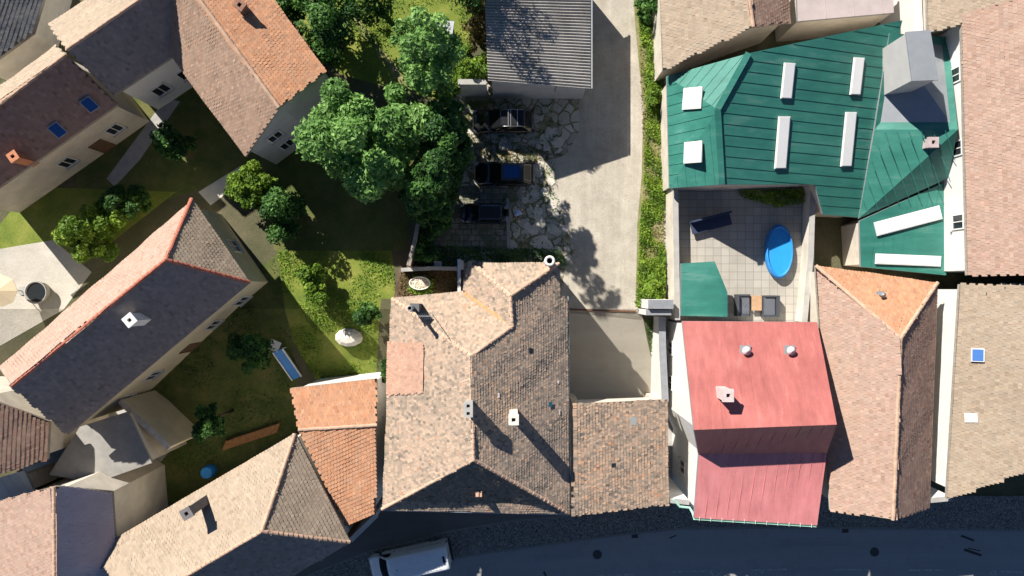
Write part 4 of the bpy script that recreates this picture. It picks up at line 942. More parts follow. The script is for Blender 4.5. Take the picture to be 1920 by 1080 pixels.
    m = MB(); m.lathe(c, [(0, 0), (.42, 0), (.5, .3), (.52, .6), (.5, .9), (.42, 1.15), (0, 1.15)], 20); m.build('drum', BLUE, r, True); m = MB(); m.lathe(c, [(0, 1.2), (.44, 1.19), (.44, 1.13)], 20); m.build('lid', simple('blue_lid', (.03, .28, .7), .4), r)
    c = G(42, 545); r = empty('parasol', c, 'cream parasol open on the left patio', 'parasol')
    m = MB(); m.tube([c, c + Vector((0, 0, 2.7))], .03, 8); m.build('pole', WOOD, r); m = MB(); n = 8
    m.add([c + Vector((0, 0, 2.75))] + [c + Vector((math.cos(i * .7854) * 1.2, math.sin(i * .7854) * 1.2, 2.3)) for i in range(n)] + [c + Vector((0, 0, 2.68))] + [c + Vector((math.cos(i * .7854) * 1.2, math.sin(i * .7854) * 1.2, 2.27)) for i in range(n)],
          [(0, 1 + i, 1 + (i + 1) % n) for i in range(n)] + [(9, 10 + (i + 1) % n, 10 + i) for i in range(n)] + [(1 + i, 10 + i, 10 + (i + 1) % n, 1 + (i + 1) % n) for i in range(n)]); m.build('canopy', CREAM, r)
    m = MB(); m.lathe(c, [(0, 0), (.35, 0), (.33, .1), (0, .12)], 16); m.build('base', CONC, r)
    c = G(78, 548); r = empty('round_tub', c, 'dark round water tub on the left patio', 'tub'); m = MB(); m.lathe(c, [(0, 0), (.75, 0), (.82, .7), (.88, .72), (.78, .74), (.72, .6)], 24); m.build('rim', CONC, r, True); m = MB(); m.lathe(c, [(0, .62), (.73, .62)], 24); m.build('water', PANE, r)
    r = empty('log_stack', G(470, 812), 'orange brown stack of split logs at the garden edge', 'log stack'); m = MB(); rs = random.Random(2)
    a, b = G(425, 833), G(525, 800)
    for row in range(4):
        for i in range(34):
            q = a.lerp(b, (i + .5 * (row % 2)) / 34) + Vector((0, 0, .09 + row * .15)); q.z = gz(q.y) + .09 + row * .15; d = Vector((.33, .94, 0)) * .4; m.tube([q - d, q + d], rs.uniform(.055, .08), 6)
    o = m.build('logs', simple('split_logs', (.34, .17, .07), .9, .4, 5), r); o['kind'] = 'stuff'
left_side()

# ================================================================ neighbours on the right
GR = lambda px, py: _plane(px, py, lambda X, Y: 8.3 - .28 * (X - 12.7) - .22 * (14.4 - Y))
def _plane(px, py, f):
    z = 5.0
    for _ in range(30): p = P(px, py, z); z = f(p.x, p.y)
    return (px, py, z)
def skylights(root, W, face, spots, mat=SKYL, nm='skylight'):
    u, v, n = frame_of([W[k] for k in face])
    for px0, py0, px1, py1, wd in spots:
        a, b = on_roof(W, face, px0, py0) + n * .10, on_roof(W, face, px1, py1) + n * .10
        m = MB(); m.bar(a, b, wd, .10, n); f = m.build(nm, FRAMEW, root); d = (b - a).normalized() * .06
        m = MB(); m.bar(a + d + n * .06, b - d + n * .06, wd - .12, .03, n); m.build('pane', mat, f)
def right_side():
    house('tan_gable_house', 'house with a sunlit tan roof behind the green roofed building', 'house',
          dict(wS=(1243, 131, 5.0), wN=(1236, -80, 5.0), rN=(1392, -80, 7.4), rS=(1412, 50, 7.4), eS=(1482, 42, 5.0), eN=(1470, -80, 5.0)),
          [('wN', 'wS', 'rS', 'rN'), ('eS', 'eN', 'rN', 'rS')], ['wN', 'wS', 'rS', 'eS', 'eN', 'rN'], [TAN, BROWN], caps=[('rN', 'rS')], seed=31)  # brown tiles hold the shade of the east slope
    house('flat_roof_block', 'flat grey pink roof between white walls at the top', 'building', dict(a=(1492, -60, 4.4), b=(1672, -60, 4.4), c=(1676, 24, 4.4), d=(1496, 40, 4.4)), [('d', 'c', 'b', 'a')], ['a', 'b', 'c', 'd'], [simple('pinkish_felt', (.40, .34, .33), .9, .15, 1)], kind='seam', seam=2.0, inset=.05)
    box_wall('white_wall', 'white wall running off the top beside the flat roof', [(1716, -60), (1722, 62)], 4.6, .5, WHITEP, WHITEP)
    house('beige_roof_house', 'house with a beige roof at the top right', 'house', dict(wS=(1740, 62, 5.6), wN=(1738, -80, 5.6), rN=(1900, -80, 7.6), rS=(1905, 20, 7.6), eS=(2010, -10, 5.6), eN=(2010, -80, 5.6)),
          [('wN', 'wS', 'rS', 'rN'), ('eS', 'eN', 'rN', 'rS')], ['wN', 'wS', 'rS', 'eS', 'eN', 'rN'], [TAN, TAN], caps=[('rN', 'rS')], seed=32)
    # green metal roofs
    r, W = house('green_roof_house', 'large building with dark green metal roof and long skylights', 'building',
          dict(wN=(1250, 143, 3.9), wS=(1255, 353, 3.6), rS=GR(1353, 346), rM=GR(1345, 205), rN=GR(1403, 100), eN=GR(1692, 38), e1=GR(1642, 240), e2=GR(1612, 408), s1=GR(1543, 402), s2=GR(1528, 346)),
          [('wN', 'wS', 'rM'), ('wS', 'rS', 'rM'), ('wN', 'rM', 'rN'), ('e2', 'e1', 'eN', 'rN', 'rM', 'rS', 's2', 's1')], ['wN', 'wS', 'rS', 's2', 's1', 'e2', 'e1', 'eN', 'rN'], GREEN, kind='seam', wall=PLASTER, inset=.25, seam=.7)
    skylights(r, W, ('wN', 'wS', 'rM'), [(1283, 186, 1318, 183, 1.45), (1285, 287, 1318, 284, 1.45)])
    skylights(r, W, ('rN', 'rS', 'e1'), [(1479, 118, 1472, 185, .85), (1609, 108, 1601, 178, .85), (1469, 218, 1461, 316, .9), (1594, 210, 1584, 312, .9)])
    m = MB()
    for a, b in (('rS', 'rM'), ('rM', 'rN')): m.bar(W[a] + Vector((0, 0, .06)), W[b] + Vector((0, 0, .06)), .4, .09)
    m.build('ridge_cap', GREEN, r)
    r, W = house('green_wing', 'green roofed wing with sunny north slope on the right of the skylit roof', 'building',
          dict(nE=(1778, 70, 4.0), nW=(1668, 62, GR(1668, 62)[2] + .1), rW=(1640, 243, GR(1640, 243)[2] + .3), rE=(1796, 243, 5.9), sW=(1610, 410, GR(1610, 410)[2] + .1), sE=(1778, 334, 3.9)),
          [('nE', 'nW', 'rW', 'rE'), ('sW', 'sE', 'rE', 'rW')], ['nE', 'rE', 'sE', 'sW', 'rW', 'nW'], [GREEN, GREEN], kind='seam', wall=PLASTER, inset=.25, seam=.7)
    q = on_roof(W, ('sW', 'sE', 'rE', 'rW'), 1735, 272); chimney('chimney', 'small pinkish chimney on the dark green wing', q, q.z + .9, .6, .6, simple('pinkish_render', (.42, .34, .34)), 1)
    q = P(1722, 100, 8.4); rr = empty('stair_tower', (q.x, q.y, 4.6), 'pale grey box tower rising from the green wing', 'tower')
    m = MB(); m.prism([(P(x, y, 8.2).x, P(x, y, 8.2).y) for x, y in ((1700, 62), (1742, 58), (1758, 148), (1712, 150))], 3.5, 8.2); m.build('tower_body', simple('grey_sheet', (.45, .44, .43), .7, .1, 1), rr)
    m = MB(); m.prism([(P(x, y, 8.3).x, P(x, y, 8.3).y) for x, y in ((1698, 60), (1744, 56), (1760, 150), (1710, 152))], 8.2, 8.32); m.build('tower_roof', ZINC, rr)
    r, W = house('green_annex', 'lower green roofed annex with two long white skylights', 'building', dict(a=(1612, 414, 3.4), b=(1776, 340, 3.4), c=(1774, 516, 3.2), d=(1614, 500, 3.2)), [('d', 'c', 'b', 'a')], ['a', 'b', 'c', 'd'], [GREEN], kind='seam', wall=PLASTER, inset=.2, seam=.7)
    skylights(r, W, ('d', 'c', 'b', 'a'), [(1640, 430, 1762, 398, 1.0), (1640, 485, 1762, 490, .75)])
    # courtyard
    zc = 1.4
    flat('courtyard', [(1262, 350), (1526, 343), (1528, 604), (1268, 604)], -2.5, zc, court_mat())
    box_wall('courtyard_wall', 'pale wall with grey coping on the left of the pool court', [(1266, 352), (1270, 600)], 2.7, .3, PLASTER, CONC, z0=-1)
    box_wall('courtyard_wall', 'pale wall with grey coping on the right of the pool court', [(1524, 348), (1520, 480), (1508, 604)], 2.7, .3, PLASTER, CONC, z0=-1)
    c = P(1457, 472, zc); r = empty('paddling_pool', c, 'bright blue oval garden pool in the pale court', 'pool')
    m = MB(); m.lathe(c, [(1.0, 0), (1.04, .3), (1.0, .62), (.93, .66), (.88, .6), (.88, .1)], 36, sx=.98, sy=1.95); m.build('wall', simple('blue_liner', (.03, .22, .55), .5), r, True); m = MB(); m.lathe(c, [(0, .5), (.885, .5)], 36, sx=.98, sy=1.95); m.build('water', simple('pool_water', (.03, .30, .72), .08, .08, 2, spec=.6), r)
    house('green_lean_to', 'small green metal roof at the left of the pool court', 'lean-to', dict(a=(1277, 494, 3.6), b=(1340, 490, 3.9), c=(1364, 548, 3.9), d=(1364, 594, 3.9), e=(1277, 592, 3.6)), [('a', 'e', 'd', 'c', 'b')], ['a', 'b', 'c', 'd', 'e'], [GREEN], kind='seam', inset=.2, zb=1.0)
    for i, (px, py, rz) in enumerate(((1390, 572, 0), (1440, 574, 0))):
        c = P(px, py, zc); r = empty('garden_sofa', c, ('dark garden sofa at the left of the small table in the court', 'dark garden sofa at the right of the small table in the court')[i], 'sofa', 'garden sofas in the court')
        g = simple('dark_rattan', (.05, .055, .065), .8, .2, 6); m = MB(); m.box(c + Vector((0, 0, .2)), (1.1, 1.6, .34)); m.build('seat', g, r); m = MB(); m.box(c + Vector((-.5 if i == 0 else .5, 0, .6)), (.18, 1.6, .46)); m.build('backrest', g, r)
        for s in (-1, 1): m = MB(); m.box(c + Vector((0, s * .74, .48)), (.82, .14, .22)); m.build('armrest', g, r)
        m = MB(); m.box(c + Vector((0.05 if i == 0 else -.05, 0, .43)), (.78, 1.3, .11)); m.build('cushion', simple('grey_cushion', (.10, .11, .13), .9), r)
    c = P(1415, 568, zc); r = empty('low_table', c, 'low wooden table between two dark sofas', 'table'); m = MB(); m.box(c + Vector((0, 0, .42)), (.75, 1.1, .05)); m.build('table_top', simple('teak', (.42, .26, .15), .7, .2, 5), r)
    for x in (-.32, .32):
        for y in (-.48, .48): m = MB(); m.box(c + Vector((x, y, .2)), (.06, .06, .4)); m.build('leg', simple('teak', (.42, .26, .15)), r)
    c = P(1330, 420, zc); r = empty('garden_bench', c, 'dark blue covered bench in the shaded corner of the court', 'bench'); g = simple('navy_cover', (.03, .045, .09), .8, .2, 3)
    m = MB(); m.box(c + Vector((0, 0, .4)), (3.0, .9, .12), .25); m.build('seat', g, r); m = MB(); m.box(c + Vector((-.1, .45, .75)), (3.0, .14, .7), .25); m.build('backrest', g, r)
    for x in (-1.3, 1.3): m = MB(); m.box(c + Vector((x, x * .25, .18)), (.1, .7, .34), .25); m.build('leg', g, r)
    ground_plants('court_planting', 'green plants along the upper edge of the pool court', [(1375, 362), (1512, 358), (1512, 384), (1440, 392), (1375, 372)], 1400, .13, .5, LEAFB, 21, lift=zc)
    # the coral red house
    r, W = house('red_roof_house', 'tall house with a coral red metal roof at the street', 'house',
          dict(nW=(1279, 602, 5.2), nE=(1532, 604, 5.2), gE=(1569, 796, 8.8), gW=(1301, 806, 8.8), kW=(1310, 852, 6.1), kE=(1550, 850, 6.1), sE=(1532, 985, 4.9), sW=(1301, 971, 4.9)),
          [('nE', 'nW', 'gW', 'gE'), ('kW', 'kE', 'gE', 'gW'), ('sW', 'sE', 'kE', 'kW')], ['nW', 'gW', 'kW', 'sW', 'sE', 'kE', 'gE', 'nE'], [RED, RED, RED2], kind='seam', wall=WHITEP, inset=.25, seam=.75, gut=[('sW', 'sE')],
          wins=[(0, .3, 2.4, 1, 1.4, False), (0, .7, 2.4, 1, 1.4, False), (2, .5, 3.6, 1, 1.4, False)])
    f = ('nE', 'nW', 'gW', 'gE')
    for px, py, l in ((1397, 657, 'small pale roof vent on the red roof nearer the drive'), (1480, 657, 'small pale roof vent on the red roof nearer the orange house')):
        q = on_roof(W, f, px, py); v = empty('roof_vent', q, l, 'vent'); m = MB(); m.lathe(q, [(.2, -.1), (.2, .3), (.3, .32), (.3, .4), (0, .55)], 16); m.build('vent_cap', simple('pale_vent', (.6, .5, .5)), v, True); m = MB(); m.box(q + Vector((0, 0, .02)), (.7, .7, .12)); m.build('flashing', ZINC, v)
    q = on_roof(W, f, 1352, 735); chimney('chimney', 'pale chimney with dark side on the red roof', q, q.z + 1.5, .6, .7, simple('pinkish_pale', (.55, .45, .44)), 1)
    m = MB(); a, b = W['sW'], W['sE']
    for i in range(11):
        q = a.lerp(b, (i + .5) / 11); m.bar(q + Vector((0, .12, .03)), q + Vector((0, -.18, .0)), .03, .03)
    m.build('snow_hooks', FRAMEW, r)
    # mint downpipe and small porch at the street
    q = P(1277, 948, 4.4); rr = empty('downpipe', (q.x, q.y, DROP), 'mint green downpipe at the street corner of the red house', 'downpipe')
    m = MB(); m.tube([P(1263, 936, 4.4), P(1275, 950, 4.3), P(1293, 952, 4.2), P(1299, 962, 4.3), P(1302, 972, 4.7)], .09, 8); m.build('pipe', GUTTER, rr); m = MB(); z = P(1275, 950, 4.3); m.tube([z, Vector((z.x, z.y, DROP + .1))], .07, 8); m.build('drop_pipe', GUTTER, rr)
    # orange hip house
    r, W = house('orange_hip_house', 'hipped house with salmon orange tiles beside the red metal roof', 'house',
          dict(wN=(1529, 498, 4.8), eN=(1757, 530, 4.8), eS=(1742, 950, 4.8), gS=(1674, 974, 7.9), wS=(1560, 956, 4.8), h=(1688, 634, 7.9)),
          [('wN', 'wS', 'gS', 'h'), ('eN', 'wN', 'h'), ('eS', 'eN', 'h', 'gS')], ['wN', 'wS', 'gS', 'eS', 'eN'], [PINK, ORANGE, BROWN], caps=[('wN', 'h'), ('eN', 'h'), ('h', 'gS')], seed=33, wins=[(0, .3, 2.2, 1, 1.4, False), (0, .7, 2.2, 1, 1.4, False)])
    q = on_roof(W, ('eN', 'wN', 'h'), 1650, 553); v = empty('roof_vent', q, 'small grey vent on the orange hip end', 'vent'); m = MB(); m.lathe(q, [(.12, -.1), (.12, .4), (.2, .42), (0, .55)], 12); m.build('vent_cap', ZINC, v, True); m = MB(); m.box(q, (.5, .5, .1)); m.build('flashing', ZINC, v)
    house('peach_roof_house', 'house with a wide peach roof at the right edge', 'house', dict(wN=(1803, 28, 6.4), wS=(1814, 516, 6.4), rS=(2010, 516, 9.0), rN=(2010, -30, 9.0), eN=(2200, -30, 6.4), eS=(2200, 516, 6.4)),
          [('wN', 'wS', 'rS', 'rN'), ('eS', 'eN', 'rN', 'rS')], ['wN', 'wS', 'rS', 'eS', 'eN', 'rN'], [PINK, PINK], caps=[('rN', 'rS')], seed=34, wall=WHITEP, wins=[(0, .2, 5.0, 1, 1.2, False), (0, .5, 5.0, 1, 1.2, False), (0, .8, 5.0, 1, 1.2, False)])
    r, W = house('sand_roof_house', 'house with a patchy sand coloured roof at the lower right edge', 'house', dict(wN=(1800, 533, 5.8), wS=(1776, 936, 5.8), rS=(1990, 860, 8.0), rN=(1990, 533, 8.0), eN=(2150, 533, 5.8), eS=(2150, 800, 5.8)),
          [('wN', 'wS', 'rS', 'rN'), ('eS', 'eN', 'rN', 'rS')], ['wN', 'wS', 'rS', 'eS', 'eN', 'rN'], [TAN, TAN], caps=[('rN', 'rS')], seed=35, wall=WHITEP, wins=[(0, .2, 4.4, 1, 1.2, False), (0, .5, 4.4, 1, 1.2, False), (0, .8, 4.4, 1, 1.2, False)])
    skylights(r, W, ('wN', 'wS', 'rS', 'rN'), [(1820, 665, 1845, 666, .9)], simple('blue_sheet', (.06, .16, .42), .3, .1), 'roof_window')
    skylights(r, W, ('wN', 'wS', 'rS', 'rN'), [(1808, 783, 1832, 783, .6)], SKYL, 'roof_window')
right_side()

# ================================================================ trees and bushes
def plants():
    tree('walnut_tree', 'big round walnut tree left of the parking yard', 684, 262, 12.5, 4.1, 1.5, 19000, LEAFW, size=.22, clumps=46, seed=1)
    tree('yard_tree', 'dark leafy tree leaning over the black estate car, uppermost of the boundary trees', 836, 226, 8.6, 1.5, .2, 9000, LEAFD, seed=2, size=.19, clumps=44, group='boundary trees by the yard')
    tree('yard_tree', 'dark leafy tree with bright top between the two upper black cars', 838, 276, 10.0, 1.9, .2, 13000, LEAFD, seed=3, size=.19, clumps=44, group='boundary trees by the yard')
    tree('yard_tree', 'leafy tree left of the car with the blue glass roof', 820, 325, 9.8, 2.0, .2, 13000, LEAFD, seed=4, size=.19, clumps=44, group='boundary trees by the yard')
    tree('yard_tree', 'leafy tree above the weathered plot wall, lowest of the boundary trees', 806, 368, 9.2, 1.9, .2, 11000, LEAFD, seed=5, size=.19, clumps=44, group='boundary trees by the yard')
    tree('maple_tree', 'bright green bush against the left wall of the ribbed shed', 880, 122, 4.6, 1.45, .4, 3600, LEAFB, seed=6, size=.15, cat='bush')
    tree('maple_tree', 'small pale leafy bush at the end of the grey rendered wall', 846, 160, 4.2, .95, 1.0, 1800, LEAFB, seed=7, size=.14, cat='bush')
    tree('dry_shrub', 'half dry brownish shrub at the shed corner', 903, 132, 2.6, .8, .2, 1100, LEAFDRY, seed=8, size=.13, cat='shrub')
    tree('dark_shrub', 'dark sparse shrub beside the upper part of the ribbed shed', 893, 62, 3.4, 1.2, .4, 1500, LEAFDRY, seed=9, size=.14, cat='shrub')
    tree('dark_shrub', 'yellowish shrub at the top edge left of the ribbed shed', 906, 12, 3.4, 1.1, .4, 1300, LEAFDRY, seed=10, size=.14, cat='shrub')
    tree('spruce_tree', 'tall tree above the top edge whose shadow falls on the ribbed shed', 866, -66, 10.8, 2.8, 3.0, 6500, LEAFD, seed=11, clumps=60, size=.14)
    tree('round_bush', 'dark bush in the shaded corner beside the plot wall, next to the small off-roader', 812, 425, 2.8, 1.3, .1, 2800, LEAFD, seed=31, cat='bush')
    tree('round_bush', 'dark bush in the shaded corner above the littered terrace', 800, 472, 2.2, 1.1, .1, 2200, LEAFD, seed=32, cat='bush')
    tree('ash_tree', 'tall slender tree behind the pale bush, casting shade on the drive', 809, 106, 15.0, 2.4, 4.0, 11000, LEAFW, seed=12, clumps=60)
    tree('dark_tree', 'dark tree at the top beside the orange gable house', 612, 50, 7.5, 2.6, 1.0, 5000, LEAFD, seed=13)
    tree('dark_tree', 'dark tree at the top edge of the upper lawn', 690, -28, 7.5, 2.4, 1.0, 4200, LEAFD, seed=14)
    tree('dark_tree', 'dark tree squeezed behind the orange gable house at the top', 560, -20, 7.5, 2.4, 1.0, 4200, LEAFD, seed=15)
    tree('round_bush', 'bright lime green bush above the pink roofed house', 182, 432, 4.0, 2.3, .2, 5200, LEAFB, seed=16, cat='bush', ell=(1.2, .85), rz=.6)
    tree('round_bush', 'olive green bush behind the lime green one', 238, 388, 3.6, 1.7, .2, 3200, LEAF, seed=17, cat='bush')
    tree('round_bush', 'green bush in front of the orange gable house wall', 474, 352, 4.2, 1.8, .2, 3600, LEAFB, seed=18, cat='bush')
    tree('round_bush', 'bright bush at the upper left of the sunny lawn', 588, 530, 3.0, 1.5, .2, 2800, LEAFB, seed=19, cat='bush', ell=(.8, 1.3), rz=.5)
    tree('round_bush', 'olive bush beside the whitish boulder', 688, 590, 2.4, 1.0, .2, 1700, LEAF, seed=20, cat='bush')
    tree('round_bush', 'dark bush in the shaded garden below the pink roofed house', 470, 660, 3.0, 1.7, .2, 3000, LEAFD, seed=21, cat='bush')
    tree('round_bush', 'dark bush near the blue water barrel', 390, 790, 3.0, 1.6, .2, 2800, LEAFD, seed=22, cat='bush')
    tree('round_bush', 'dark bush in the shade between the walnut tree and the pink roof', 540, 400, 4.0, 2.2, .2, 3800, LEAFD, seed=23, cat='bush')
    tree('round_bush', 'bush in the shaded garden of the brown roofed house', 320, 270, 3.0, 1.6, .2, 2400, LEAFD, seed=24, cat='bush')
    tree('round_bush', 'leafy bush in the gap between the tiled house and the garden', 724, 690, 1.9, .55, .2, 900, LEAF, seed=25, cat='bush', ell=(.6, 2.2))
    tree('round_bush', 'bushy end of the grassy verge next to the white pillar', 1222, 545, 1.5, 1.1, .1, 1800, LEAFB, seed=26, cat='bush', trunk=False)
    tree('round_bush', 'light green bush half way up the grassy verge', 1226, 180, 1.4, .9, .1, 1300, LEAFB, seed=27, cat='bush', trunk=False, ell=(.7, 1.4))
    tree('round_bush', 'dark conifer bush at the top of the verge', 1225, 8, 3.0, 1.2, .1, 2200, LEAFD, seed=28, cat='bush')
plants()

# ================================================================ cars
def lofted(mb, st, prof):
    """st: (x, half width, z bottom, z top); prof: half section as (share of half width, share of height), top to bottom"""
    vs = []; fs = []; full = [(-a, b) for a, b in prof[::-1]] + [(a, b) for a, b in prof if a > 0]; n = len(full)
    for x, hw, zb, zt in st: vs += [(x, a * hw, zb + b * (zt - zb)) for a, b in full]
    for i in range(len(st) - 1):
        for j in range(n - 1): fs.append((i * n + j, i * n + j + 1, (i + 1) * n + j + 1, (i + 1) * n + j))
        fs.append((i * n + n - 1, i * n, (i + 1) * n, (i + 1) * n + n - 1))
    fs += [tuple(range(n)), tuple(range((len(st) - 1) * n, len(st) * n))]
    mb.add(vs, fs)
def panel(mb, q, u0=.06, u1=.94, v0=.08, v1=.92, out=.012, th=.0, ref=None):
    """a pane lying on the quad q (bottom a, bottom b, top b, top a)"""
    a, b, c, d = (Vector(x) for x in q)
    f = lambda u, v: (a.lerp(b, u)).lerp(d.lerp(c, u), v)
    n = (b - a).cross(d - a).normalized()
    if ref is not None and n.dot((a + c) / 2 - Vector(ref)) < 0: n = -n
    pts = [f(u0, v0), f(u1, v0), f(u1, v1), f(u0, v1)]
    mb.add([p + n * out for p in pts] + [p - n * .01 for p in pts], [(0, 1, 2, 3), (0, 4, 5, 1), (1, 5, 6, 2), (2, 6, 7, 3), (3, 7, 4, 0)])
def wheel(root, x, y, r, wd, s):
    m = MB(); h = wd / 2; m.lathe((x, y, r), [(r * .62, -h), (r * .93, -h), (r, -h * .7), (r, h * .7), (r * .93, h), (r * .62, h)], 22, 'Y'); w = m.build('wheel', TYRE, root, True, True)
    m = MB(); m.lathe((x, y + s * h * .8, r), [(0, .02 * s), (r * .2, .02 * s), (r * .25, 0), (r * .55, .01 * s), (r * .64, .03 * s), (r * .64, -.1 * s)], 22, 'Y'); m.build('rim', STEEL, w, True, True)
BODY = [(0, 1.0), (.5, .995), (.80, .975), (.93, .90), (.985, .74), (1.0, .52), (.985, .25), (.93, .06), (.86, 0)]
def car(name, label, px, py, rz, L, Wd, Ht, belt, nose, pt, xs, rails=0, sunroof=None, spare=False, bumpm=None):
    """xs: share of the length of: rear glass foot, rear roof edge, front roof edge, windscreen foot"""
    c = G(px, py, .012); root = empty(name, c, label, 'car', 'dark cars parked in the yard', rz); hw = Wd / 2; h = L / 2
    xr, xr2, xf2, xf = (v * L - h for v in xs)
    sh = [(-.5, .60, .36, .74), (-.494, .74, .32, .86), (-.475, .87, .27, .95), (-.43, .95, .24, 1), (-.30, 1, .22, 1), (-.1, 1, .21, 1), (.1, 1, .21, 1)]
    st = [(a * L, b * hw, zb, belt * t) for a, b, zb, t in sh]
    st += [(xf, hw * .995, .21, belt), (xf + .25 * (h - xf), hw * .985, .22, belt * .6 + nose * .4 + .03), (xf + .6 * (h - xf), hw * .965, .22, nose + .05), (h - .30, hw * .93, .23, nose), (h - .14, hw * .82, .25, nose * .95), (h - .045, hw * .66, .28, nose * .84), (h, hw * .46, .34, nose * .70)]
    m = MB(); lofted(m, st, BODY); body = m.build('body', pt, root, True, True)
    # cabin
    wb, wt = hw * .90, hw * .70; z0, z1 = belt - .02, Ht - .045
    rb = [(xr, wb * .80), (xr + .16, wb), (xf - .45, wb), (xf, wb * .86)]; rt = [(xr2, wt * .9), (xr2 + .14, wt), (xf2 - .22, wt), (xf2, wt * .94)]
    ring = lambda r, z: [Vector((x, y, z)) for x, y in r] + [Vector((x, -y, z)) for x, y in r[::-1]]
    B, T = ring(rb, z0), ring(rt, z1); m = MB(); n = 8
    T2 = [Vector((p.x * .94 + (xr2 + xf2) / 2 * .06, p.y * .86, Ht - .012)) for p in T]
    m.add(B + T + T2, [(i, (i + 1) % n, n + (i + 1) % n, n + i) for i in range(n)] + [(n + i, n + (i + 1) % n, 2 * n + (i + 1) % n, 2 * n + i) for i in range(n)] + [tuple(range(2 * n, 3 * n))])
    m.build('cabin', pt, root, False, True); ref = ((xr + xf) / 2, 0, (z0 + z1) / 2)
    m = MB(); panel(m, (B[3], B[4], T[4], T[3]), .04, .96, .05, .97, .014, ref=ref); m.build('windscreen', CARGLASS, root, False, True)
    m = MB(); panel(m, (B[7], B[0], T[0], T[7]), .06, .94, .10, .92, .014, ref=ref); m.build('rear_window', CARGLASS, root, False, True)
    for q in ((B[1], B[2], T[2], T[1]), (B[6], B[5], T[5], T[6])):
        m = MB(); panel(m, q, .02, .36, .10, .90, .012, ref=ref); panel(m, q, .39, .97, .10, .90, .012, ref=ref); m.build('side_window', CARGLASS, root, False, True)
    # roof skin
    m = MB(); k = [Vector((p.x, p.y, Ht)) for p in T2]
    if sunroof:
        m = MB(); m.box(((xr2 + xf2) / 2 + .05, 0, Ht), ((xf2 - xr2) * .66, wt * 1.36, .022)); m.build('glass_roof', sunroof, root, False, True)
    else:
        m.box(((xr2 + xf2) / 2, 0, Ht - .004), ((xf2 - xr2) * .90, wt * 1.56, .02)); m.build('roof_panel', simple('matt_black_roof', (.009, .009, .012), .42, .1), root, False, True)
    if rails:
        for s in (-1, 1):
            m = MB(); y = s * wt * .95; m.tube([(xr2 + .1, y, Ht - .05), (xr2 + .2, y, Ht + .04), (xf2 - .3, y, Ht + .04), (xf2 - .15, y, Ht - .05)], .02, 6); m.build('roof_rail', STEEL, root, True, True)
        for x in ((xr2 + xf2) / 2 - .38, (xr2 + xf2) / 2 + .12, (xr2 + xf2) / 2 + .30):
            m = MB(); m.bar((x, -wt * .95, Ht + .055), (x, wt * .95, Ht + .055), .05 if x < .2 else .03, .03); m.build('cross_bar', STEEL, root, False, True)
    for s in (-1, 1):
        m = MB(); m.box((xf - .42, s * (hw + .06), belt + .03), (.13, .20, .13), s * .15); m.tube([(xf - .36, s * (hw * .9), belt - .02), (xf - .40, s * (hw + .03), belt + .02)], .025, 6); m.build('mirror', pt, root, False, True)
        m = MB(); a = Vector((h - .115, s * hw * .80, nose * .93)); m.bar(a + Vector((-.20, s * .055, .02)), a + Vector((.05, -s * .12, -.045)), .12, .07); m.build('headlight', LAMP_W, root, False, True)
        m = MB(); a = Vector((-h + .06, s * hw * .86, belt * .86)); m.box(a, (.14, .22, .2)); m.build('taillight', LAMP_R, root, False, True)
        for x in (-h + L * .19, h - L * .185): wheel(root, x, s * (hw - .10), .33, .21, s)
        m = MB(); m.bar((-h * .42, s * (hw + .004), .50), (h * .36, s * (hw + .004), .50), .02, .07); m.build('side_trim', BLACKP if not rails else STEEL, root, False, True)
    m = MB(); m.bar((xf2 + .02, -.5, belt + .03), (xf - .05, -.1, belt + .02), .02, .02); m.build('wiper', BLACKP, root, False, True)
    m = MB(); m.box((h - .02, 0, .48), (.05, hw * .9, .16)); m.build('grille', bumpm or BLACKP, root, False, True)
    m = MB(); m.box((-h + .01, 0, .50), (.05, .52, .11)); m.build('number_plate', WHITE, root, False, True)
    if bumpm:
        m = MB(); m.box((-h - .02, 0, .45), (.16, hw * 1.7, .16)); m.build('rear_bumper', bumpm, root, False, True)
    if spare:
        m = MB(); c2 = (-h - .10, -.05, .85); m.lathe((0, 0, 0), [(0, -.1), (.25, -.1), (.3, 0), (.25, .1), (0, .1)], 20); 
        m.v = [(c2[0] + v[2], c2[1] + v[0], c2[2] + v[1]) for v in m.v]; m.build('spare_wheel', BLACKP, root, True, True)
    return root
car('estate_car', 'black sport utility car with silver roof rails parked nearest the shed', 944, 231, R(180.5), 4.66, 1.88, 1.70, 1.02, .86, CARBLACK, (.045, .16, .55, .74), rails=1)
car('estate_car', 'black car with a blue tinted glass roof in the middle of the yard', 946, 328, R(179.5), 4.58, 1.84, 1.55, .96, .80, CARBLACK, (.06, .18, .56, .75), sunroof=BLUEGLASS)
car('small_car', 'small dark blue off-roader with silver bumper beside the bending person', 907, 402, R(180), 3.45, 1.55, 1.62, 1.0, .88, CARNAVY, (.03, .10, .60, .76), spare=True, bumpm=STEEL)

